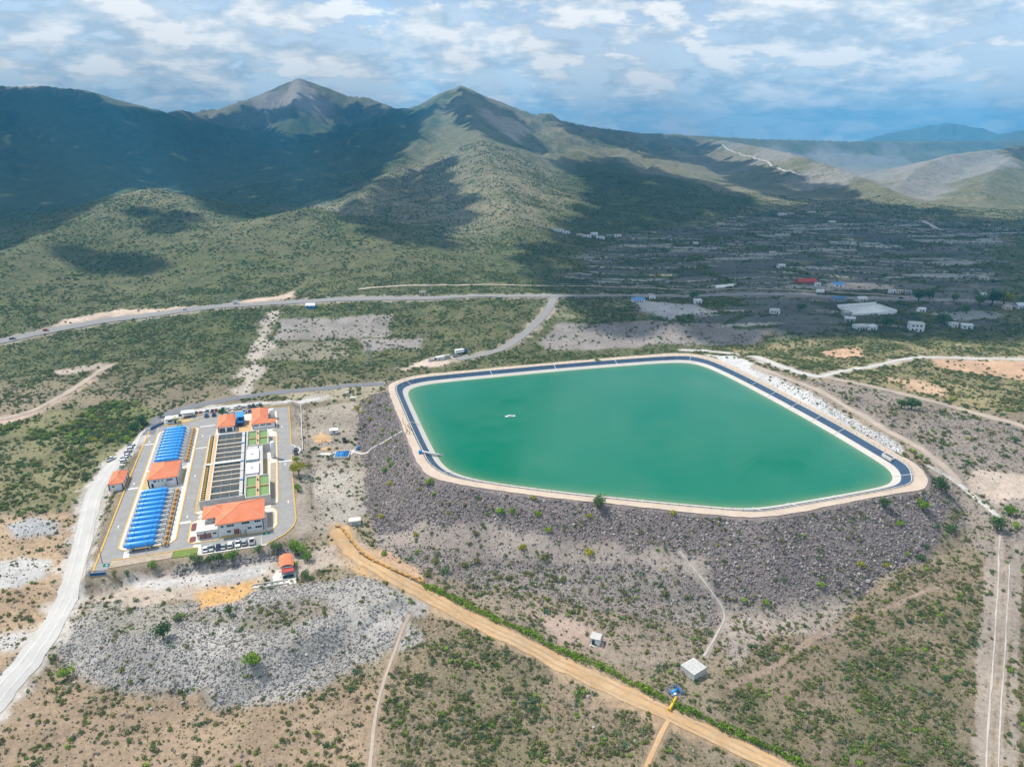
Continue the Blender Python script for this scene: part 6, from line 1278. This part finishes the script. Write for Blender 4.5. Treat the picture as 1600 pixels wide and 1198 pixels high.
dam = [(578,626,1.4,'y'),(558,639,1.7,'y'),(567,644,1.3,'y'),(579,655,1.4,'y'),(601,634,.9,'l'),(611,640,1.0,'l'),(609,653,.9,'l'),(597,671,1.2,'l'),(597,679,.9,'l'),(613,676,1.0,'l'),(585,692,1.1,'y'),(606,718,1.3,'l'),(611,726,1.4,'l'),(603,734,1.3,'l'),(609,755,1.2,'y'),(605,690,.9,'y'),(674,754,1.7,'l'),(656,763,.8,'y'),(679,770,.9,'l'),(778,799,1.7,'l'),(801,798,1.2,'l'),(842,803,1.4,'l'),(762,804,.9,'l'),(833,777,1.0,'y'),(920,805,1.0,'y'),(1053,802,1.2,'y'),(1329,814,.7,'l'),(1344,882,1.3,'y'),(1281,912,1.3,'l'),(1383,882,1.0,'y'),(1417,864,.8,'l'),(1404,819,1.4,'l'),(595,806,1.1,'y'),(855,827,1.2,'l'),(651,834,1.0,'y'),(816,855,1.4,'y'),(734,849,.8,'o'),(850,872,1.6,'o'),(920,863,1.5,'y'),(725,883,1.5,'o'),(745,876,1.3,'o'),(796,902,1.2,'o'),(780,902,1.0,'o'),(867,902,1.1,'o'),(678,877,1.2,'o'),(695,892,1.4,'d'),(598,864,1.1,'l'),(650,862,1.0,'l'),(689,922,1.3,'l'),(667,898,1.3,'o'),(1449,854,1.1,'d'),(1486,825,1.5,'d'),(1425,704,1.2,'l'),(1493,807,1.1,'o'),(1437,871,1.6,'d'),(1160,937,1.0,'l'),(1195,941,1.2,'l'),(1040,927,1.0,'o'),(975,925,1.1,'o'),(880,905,1.2,'o'),(700,800,.7,'y'),(1000,830,.8,'o'),(1120,850,.6,'y'),(934,563,1.4,'d'),(1365,760,.8,'y')]
MM = {'y': 'leaf_yellow', 'l': 'leaf_lush', 'o': 'leaf_olive', 'd': 'leaf_dark'}
CW = {'y': 'yellow-green', 'l': 'bright green', 'o': 'olive', 'd': 'dark green'}
for k, (px, py, r, c) in enumerate(dam):
    x, y, z = gp(px, py + 2); bush(x, y, z, r * 1.75, MM[c], f'round {CW[c]} bush growing among the stones of the rockfill dam', f'{CW[c]} bushes on the dam', k, .95)
own = [(934,795,2.9,'d','big round dark tree on the dam just below the rim'),(1470,767,3.1,'d','big dark green tree at the corner of the rockfill dam'),(1382,793,2.2,'d','dark green tree on the dam, left of the pair near the corner'),(1442,797,2.3,'l','bright green tree on the dam, right of the pair near the corner'),(1557,829,3.2,'d','large grey green tree at the foot of the spillway channel'),(1575,805,2.4,'l','green tree above the foot of the spillway channel'),(1586,826,1.6,'l','small green tree beyond the foot of the spillway'),(1586,692,1.8,'d','lone dark tree on the stony slope at the picture edge'),(1408,638,2.6,'d','left dark tree of the pair on the brown slope'),(1424,640,3.4,'d','right dark tree of the pair on the brown slope'),
 (256,998,2.7,'d','grey green tree on top of the rubble mound'),(395,1040,2.5,'l','yellowish tree on the front face of the rubble mound'),(106,1059,2.1,'l','green tree at the left foot of the rubble mound'),(278,969,1.3,'d','small dark tree behind the rubble mound'),(359,960,1.6,'d','grey shrubby tree on white stones behind the mound'),(477,903,1.6,'d','dark tree below the gatehouse apron'),(489,909,1.3,'d','small dark tree by the storm channel end'),
 (467,742,3.3,'y','large yellow green tree beside the inner road'),(466,768,1.9,'l','green tree below the large yellow green tree'),(463,722,1.6,'l','small green tree above the large yellow green tree'),(470,752,1.3,'o','small thin tree on the strip beside the inner road'),(309,880,2.1,'d','dark tree below the front wall, leftmost of the row'),(325,882,1.7,'d','dark tree below the front wall, second of the row'),(341,878,2.2,'d','dark tree below the front wall, third of the row'),(364,876,2.4,'l','green tree below the front wall, right end of the row'),(239,888,1.5,'l','small green tree below the front kerb by the tanks'),(405,864,1.6,'d','small tree below the front wall near the last parked car'),(434,860,2.0,'d','tree on the stony bank left of the gatehouse'),
 (466,868,3.2,'l','large leafy tree behind the gatehouse'),(481,876,2.0,'l','smaller leafy tree right of the gatehouse'),(460,885,1.4,'l','low tree beside the gatehouse porch'),(275,661,2.0,'y','small tree on the lawn by the guard house'),(347,650,2.4,'d','dark feathery tree behind the pump house'),(251,652,1.8,'o','thin tree between access road and guard house'),(222,664,3.2,'d','dark tree on the roadside across from the upper gate'),(211,674,3.0,'d','second dark tree on the roadside across from the upper gate'),(200,693,2.2,'l','green tree at the edge of the white road'),(1250,487,4,'d','dark tree in the village fields'),(1435,472,5,'d','big dark tree on the highway near the roadside row'),(1452,468,4.5,'d','second big dark tree on the highway near the roadside row'),(1550,477,7,'d','huge dark tree among the village trees near the warehouse'),(1568,477,6,'y','yellowish tree between the warehouse and the huge dark tree'),(1530,478,5,'d','dark tree left of the huge dark tree'),(1083,468,4,'d','dark tree shading the petrol kiosk forecourt'),(1490,472,4,'d','dark tree alone beside the highway'),(1475,507,5,'o','olive tree by the sandy track in the village'),(1510,490,4,'d','green tree in the sunlit field before the warehouse'),(1385,510,4,'d','dark tree between the two shaded farmhouses')]
for k, (px, py, r, c, lab) in enumerate(own):
    x, y, z = gp(px, py); tree(x, y, z, r, {'d': 'leaf_dark', 'l': 'leaf_lush', 'y': 'leaf_yellow', 'o': 'leaf_dark'}[c], lab, None, k)
# hedge along the dirt road
hp = gpoly([(662,915),(690,928),(712,939),(749,957),(787,974),(824,990),(861,1011),(899,1027),(950,1049),(975,1064),(1012,1081),(1044,1097)]); hq = gpoly([(1058,1103),(1084,1115),(1115,1131),(1147,1147),(1194,1166),(1225,1181),(1262,1200),(1300,1220)])
for P, lab in ((hp, 'long clipped green hedge beside the ochre road above the yellow pipe'), (hq, 'green hedge beside the ochre road below the yellow pipe')):
    Q = resample(P[:, :2], .8); zz = hmap(Q[:, 0], Q[:, 1]); V_, F_, L_ = [], [], []
    for k, q in enumerate(Q):
        r = rng.uniform(.95, 1.45) * (1.5 + .3 * math.sin(k * .37)); v, f, l = foliage(46, 500 + k % 37, lobes=4, size=.34); o = len(V_); dx, dy = rng.normal(0, .22, 2)
        V_ += [(q[0] + dx + a * r, q[1] + dy + b * r, zz[k] + c * r * 1.1) for a, b, c in v]; F_ += [tuple(i + o for i in g) for g in f]; L_ += list(np.clip(np.array(l) + rng.normal(0, .12), 0, 1))
    me = bpy.data.meshes.new('hedge'); me.from_pydata(V_, [], F_); me.update(); at = me.attributes.new('lc', 'FLOAT', 'POINT'); at.data.foreach_set('value', np.array(L_, np.float32)); me.materials.append(MATS['leaf_hedge']); tag(link(bpy.data.objects.new('hedge', me)), lab, 'hedge')

# scrub: near shrubs as things, the rest as a mass
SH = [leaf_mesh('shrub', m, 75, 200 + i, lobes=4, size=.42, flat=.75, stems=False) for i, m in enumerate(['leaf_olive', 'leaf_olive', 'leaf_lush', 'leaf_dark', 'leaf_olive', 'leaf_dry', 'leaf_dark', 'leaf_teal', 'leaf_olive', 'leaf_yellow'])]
PROB = np.array([.22, .18, .05, .12, .16, .13, .08, .015, .08, .004]); PROB /= PROB.sum()
def grow_scrub(n, r0, r1, dens, smin, smax, clump=9.0):
    x, y = candidates(n, r0, r1); col_, veg, rock = zones(x, y); c = fbm(x, y, clump, 3, 400); keep = rng.random(n) < dens * veg * (.22 + .78 * smooth01((c - .36) / .26))
    x, y, veg, c = x[keep], y[keep], veg[keep], c[keep]; b = blocked(x, y); x, y, veg, c = x[~b], y[~b], veg[~b], c[~b]
    s = smin + (smax - smin) * rng.random(len(x)) ** 2.2 * (.5 + c); i = rng.choice(len(SH), len(x), p=PROB); lush = (veg > 1.3) & (x < -60) & (rng.random(len(x)) < .65); i[lush] = rng.choice([2, 2, 3, 3, 2, 2, 9, 0, 0], lush.sum())
    s = np.where((veg > 1.3) & (x < -60), s * 1.5, s)
    if r0 > 300: far_ = rng.random(len(x)) < .55; i[far_] = rng.choice([3, 6, 0, 1, 4], far_.sum())
    return np.stack([x, y, hmap(x, y) - .05 * s], 1), s, i
p1, s1, i1 = grow_scrub(125000, 118, 330, .66, .26, 1.35, 7)
big = np.argsort(-(s1 / np.hypot(p1[:, 0], p1[:, 1])))[:235]
word = {'leaf_olive': 'olive', 'leaf_lush': 'bright green', 'leaf_dark': 'dark green', 'leaf_dry': 'dry grey', 'leaf_teal': 'blue green', 'leaf_yellow': 'yellow-green'}
for k in big:
    o = link(bpy.data.objects.new('shrub', SH[i1[k]])); o.location = p1[k]; o.scale = (s1[k],) * 3; o.rotation_euler = (0, 0, rng.uniform(0, 6.28)); m_ = SH[i1[k]].materials[0].name
    tag(o, f'{word[m_]} wild shrub on the dry slope in the foreground', 'shrub', f'{word[m_]} wild shrubs in the foreground')
rest = np.ones(len(p1), bool); rest[big] = False
p2, s2, i2 = grow_scrub(210000, 330, 760, .6, .5, 1.9, 12); p3, s3, i3 = grow_scrub(300000, 760, 1900, .55, .9, 2.6, 22)
P_ = np.concatenate([p1[rest], p2, p3]); S_ = np.concatenate([s1[rest], s2, s3]); I_ = np.concatenate([i1[rest], i2, i3]); print('SCRUB', len(P_))
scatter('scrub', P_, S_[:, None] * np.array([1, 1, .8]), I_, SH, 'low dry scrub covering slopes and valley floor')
# small dry tufts close by
x, y = candidates(80000, 118, 330); _, veg, rock = zones(x, y); k = rng.random(len(x)) < .42 * np.clip(veg + .12, 0, 1) * (1 - rock * .8); x, y = x[k], y[k]; k = ~blocked(x, y); x, y = x[k], y[k]; s = rng.uniform(.14, .5, len(x))
scatter('grass_tufts', np.stack([x, y, hmap(x, y)], 1), np.repeat(s[:, None], 3, 1), rng.choice([0, 0, 1, 2], len(x)), [leaf_mesh('tuft', m, 26, 300 + i, lobes=2, size=.6, stems=False) for i, m in enumerate(['leaf_olive', 'leaf_dark', 'leaf_dry'])], 'small dry tufts between the shrubs')

# ------------------------------------------------------------------ stones
def rock_mat(name, stops):
    m, nt, b = new_mat(name); oi = nt.nodes.new('ShaderNodeObjectInfo'); n = noise_n(nt, 1.6, 3, .6)
    c = ramp(nt, math_n(nt, 'ADD', math_n(nt, 'MULTIPLY', oi.outputs['Random'], .8), math_n(nt, 'MULTIPLY', n, .25)), stops); nt.links.new(c.outputs[0], b.inputs['Base Color']); b.inputs['Roughness'].default_value = .95; b.inputs['Specular IOR Level'].default_value = .15
rock_mat('rock_purple', [(.05, (.095,.078,.075)), (.35, (.165,.138,.128)), (.65, (.235,.198,.182)), (.85, (.32,.275,.25)), (1.0, (.50,.455,.42))]); rock_mat('rock_grey', [(.05, (.145,.136,.13)), (.4, (.265,.245,.23)), (.75, (.36,.335,.31)), (1.0, (.52,.49,.46))])
def rock_mesh(seed, mat):
    r = np.random.default_rng(seed); bm = bmesh.new(); bmesh.ops.create_icosphere(bm, subdivisions=1, radius=1)
    st = r.uniform(.6, 1.2, 3)
    for v in bm.verts: v.co = Vector([v.co[i] * st[i] for i in range(3)]) * r.uniform(.7, 1.15)
    me = bpy.data.meshes.new('stone'); bm.to_mesh(me); bm.free(); me.materials.append(MATS[mat]); return me
RKP = [rock_mesh(700 + i, 'rock_purple') for i in range(6)]; RKG = [rock_mesh(800 + i, 'rock_grey') for i in range(6)]
x, y = candidates(380000, 150, 420); _, veg, rock = zones(x, y); k = rng.random(len(x)) < rock * .9; x, y, rock = x[k], y[k], rock[k]; k = ~blocked(x, y); x, y, rock = x[k], y[k], rock[k]
s = (.2 + .5 * rng.random(len(x)) ** 2.4); mound = sdf_poly(x, y, ZW[[i for i, z in enumerate(ZONES) if z[0][0] == (150, 928)][0]][0]) < 6; white = sdf_poly(x, y, ZW[[i for i, z in enumerate(ZONES) if z[0][0] == (1095, 553)][0]][0]) < 2
s = np.where(mound, s * .9, s); grey = mound | white | (rng.random(len(x)) < .12)
idx = np.where(grey, 6, 0) + rng.integers(0, 6, len(x)); print('STONES', len(x))
rot = rng.uniform(0, 6.28, (len(x), 3))
scatter('rockfill_stones', np.stack([x, y, hmap(x, y) + .05], 1), np.stack([s, s, s * .8], 1), idx, RKP + RKG, 'loose stones of the rockfill dam and rubble mound', rot)
# larger boulders at the toe of the dam and the mound
bp = [(1420,868),(1410,875),(1400,880),(1393,886),(1385,893),(1378,900),(1366,905),(1356,909),(1346,914),(1431,858),(1438,850),(1370,893),(1330,916),(1318,920),(1425,880),(1405,893),(1389,905),(1350,900),(1362,915),(1310,912),(1340,923),(1395,870)]
mp = [(107,1074),(117,1067),(196,1084),(129,1103),(285,1098),(420,1101),(482,1066),(410,1092),(236,1108),(250,1082),(160,1078),(345,1096)]
for k, (px, py) in enumerate(bp + mp):
    x, y, z = gp(px, py); dm_ = k < len(bp); o = link(bpy.data.objects.new('boulder', (RKP if dm_ else RKG)[k % 6])); s = rng.uniform(.75, 1.35) * (1 if dm_ else .8); o.location = (x, y, z + .2 * s); o.scale = (s, s * .9, s * .75); o.rotation_euler = tuple(rng.uniform(0, 6.28, 3))
    tag(o, 'large grey boulder in the stony toe of the dam corner' if dm_ else 'pale boulder lying loose below the rubble mound', 'boulder', 'boulders at the toe of the dam' if dm_ else 'loose boulders below the rubble mound')
# ------------------------------------------------------------------ clouds that throw the shadows on the hills
CLOUD_Z = 1500.0
m, nt, b = new_mat('cloud')
b.inputs['Base Color'].default_value = (.9, .9, .92, 1); b.inputs['Roughness'].default_value = 1; b.inputs['Specular IOR Level'].default_value = 0
tr = nt.nodes.new('ShaderNodeBsdfTransparent'); tl = nt.nodes.new('ShaderNodeBsdfTranslucent'); tl.inputs[0].default_value = (.55, .57, .6, 1)
m1 = nt.nodes.new('ShaderNodeMixShader'); m1.inputs[0].default_value = .35; nt.links.new(b.outputs[0], m1.inputs[1]); nt.links.new(tl.outputs[0], m1.inputs[2])
m2 = nt.nodes.new('ShaderNodeMixShader'); nt.links.new(mapr(nt, noise_n(nt, 0.012, 5, 0.65), 0.10, 0.30, 0.0, 1.0, True), m2.inputs[0])
nt.links.new(tr.outputs[0], m2.inputs[1]); nt.links.new(m1.outputs[0], m2.inputs[2])
nt.links.new(m2.outputs[0], [n for n in nt.nodes if n.type == 'OUTPUT_MATERIAL'][0].inputs[0])
shade_px = [  # where the photograph's cloud shadows lie on the ground
 [(-150,140),(0,140),(120,146),(200,178),(330,190),(400,170),(480,165),(590,165),(640,180),(680,165),(640,225),(590,265),(560,300),(500,318),(440,332),(390,338),(320,318),(250,286),(190,298),(90,348),(0,390),(-150,430)],
 [(690,160),(730,150),(800,185),(850,240),(790,225),(720,195)],
 [(705,246),(650,268),(580,290),(535,325),(560,365),(640,372),(735,350),(742,312),(700,300),(690,272)],
 [(870,258),(960,246),(1090,285),(1200,322),(1260,335),(1100,350),(900,395),(800,400),(788,372),(865,350),(920,318),(905,285)],
 [(860,192),(950,206),(1060,215),(1120,232),(1080,252),(1000,240),(900,215)],
 [(790,375),(930,330),(1180,320),(1320,318),(1460,333),(1640,350),(1720,352),(1720,545),(1600,535),(1400,528),(1250,520),(1080,510),(950,500),(870,488),(858,440),(800,425)],
 [(1060,245),(1160,255),(1250,285),(1330,310),(1250,318),(1150,290)],
 [(95,398),(150,388),(228,414),(185,424),(110,418)], [(200,325),(275,330),(265,352),(215,350)], [(470,398),(540,382),(570,396),(500,412)],
 [(1560,232),(1700,230),(1700,262),(1600,255)],
]
lit_px = [[(395,160),(468,118),(540,150),(470,166)], [(415,195),(470,185),(535,190),(520,208),(450,218)]]
GRID = 36.0
ii, jj = np.meshgrid(np.arange(-115, 95), np.arange(8, 168)); ii = ii.ravel(); jj = jj.ravel()
ccx = (ii + .5) * GRID; ccy = (jj + .5) * GRID; zz = np.zeros(ccx.shape)
for _ in range(6):
    kk = (CLOUD_Z - zz) / SUN.z; sx = ccx - kk * SUN.x; sy = ccy - kk * SUN.y; zz = .5 * zz + .5 * hmap(sx, np.maximum(sy, 50))
dy_, dz_ = sy, zz - CAM_H
fw = dy_ * CP - dz_ * SP; up = dy_ * SP + dz_ * CP
ppx = CX + F_PX * sx / fw; ppy = CY - F_PX * up / fw
ok = (sy > 300) & (fw > 100) & (ppx > -250) & (ppx < 1850)
jit = (fbm(sx, sy, 240, 3, 300) - .5) * 20 * np.clip(2000 / np.maximum(sy, 300), .5, 1.3)
dmin = np.full(ccx.shape, 1e9)
for P in shade_px: dmin = np.minimum(dmin, sdf_poly(ppx, ppy, np.array(P, float)))
for P in lit_px: dmin = np.maximum(dmin, -sdf_poly(ppx, ppy, np.array(P, float)))
cell = {(int(i), int(j)): 0 for i, j in zip(ii[ok & (dmin + jit < 0)], jj[ok & (dmin + jit < 0)])}
cells_l = sorted(cell)
# clump neighbouring cells into separate clouds
seen = set(); groups = []
for c0 in cells_l:
    if c0 in seen: continue
    st = [c0]; seen.add(c0); grp = []
    while st:
        c = st.pop(); grp.append(c)
        for i in (-1, 0, 1):
            for j in (-1, 0, 1):
                q = (c[0] + i, c[1] + j)
                if q in cell and q not in seen: seen.add(q); st.append(q)
    groups.append(grp)
ico = bmesh.new(); bmesh.ops.create_icosphere(ico, subdivisions=1, radius=1); ico.verts.ensure_lookup_table()
IV = np.array([v.co[:] for v in ico.verts]); IF = np.array([[v.index for v in f.verts] for f in ico.faces]); ico.free()
prev = None
for gi, grp in enumerate(groups):
    if len(grp) < 3: continue
    Vs, Fs = [], []
    for (i, j) in grp:
        r = GRID * rng.uniform(.75, 1.0)
        c = np.array([(i + .5) * GRID, (j + .5) * GRID, CLOUD_Z + rng.uniform(0, 40)]) + rng.normal(0, 5, 3)
        v = IV * np.array([r, r, r * rng.uniform(.45, .8)]) * (1 + .25 * (rng.random((len(IV), 1)) - .5)) + c
        v[:, 2] = np.maximum(v[:, 2], CLOUD_Z - 14)
        Fs.append(IF + sum(len(a) for a in Vs)); Vs.append(v)
    me = bpy.data.meshes.new('cloud'); me.from_pydata(np.concatenate(Vs).tolist(), [], np.concatenate(Fs).tolist()); me.update()
    me.polygons.foreach_set('use_smooth', np.ones(len(me.polygons), bool)); me.materials.append(MATS['cloud'])
    tag(link(bpy.data.objects.new('cloud', me)), 'white fair weather cloud drifting above the hills', kind='structure')

# ------------------------------------------------------------------ haze
bmh = bmesh.new(); bmesh.ops.create_cube(bmh, size=1)
me = bpy.data.meshes.new('haze'); bmh.to_mesh(me); bmh.free()
hz = tag(link(bpy.data.objects.new('haze', me)), 'thin blue haze filling the valley air', kind='stuff')
hz.scale = (25000, 25000, 660); hz.location = (0, 0, 660 / 2 - 40)
m = bpy.data.materials.new('haze'); m.use_nodes = True; nt = m.node_tree; nt.nodes.clear()
pv = nt.nodes.new('ShaderNodeVolumePrincipled'); pv.inputs['Color'].default_value = (.08, .52, .97, 1); pv.inputs['Density'].default_value = 1.45e-4; pv.inputs['Anisotropy'].default_value = 0.0
o_ = nt.nodes.new('ShaderNodeOutputMaterial'); nt.links.new(pv.outputs[0], o_.inputs['Volume']); me.materials.append(m)
m.cycles.homogeneous_volume = True
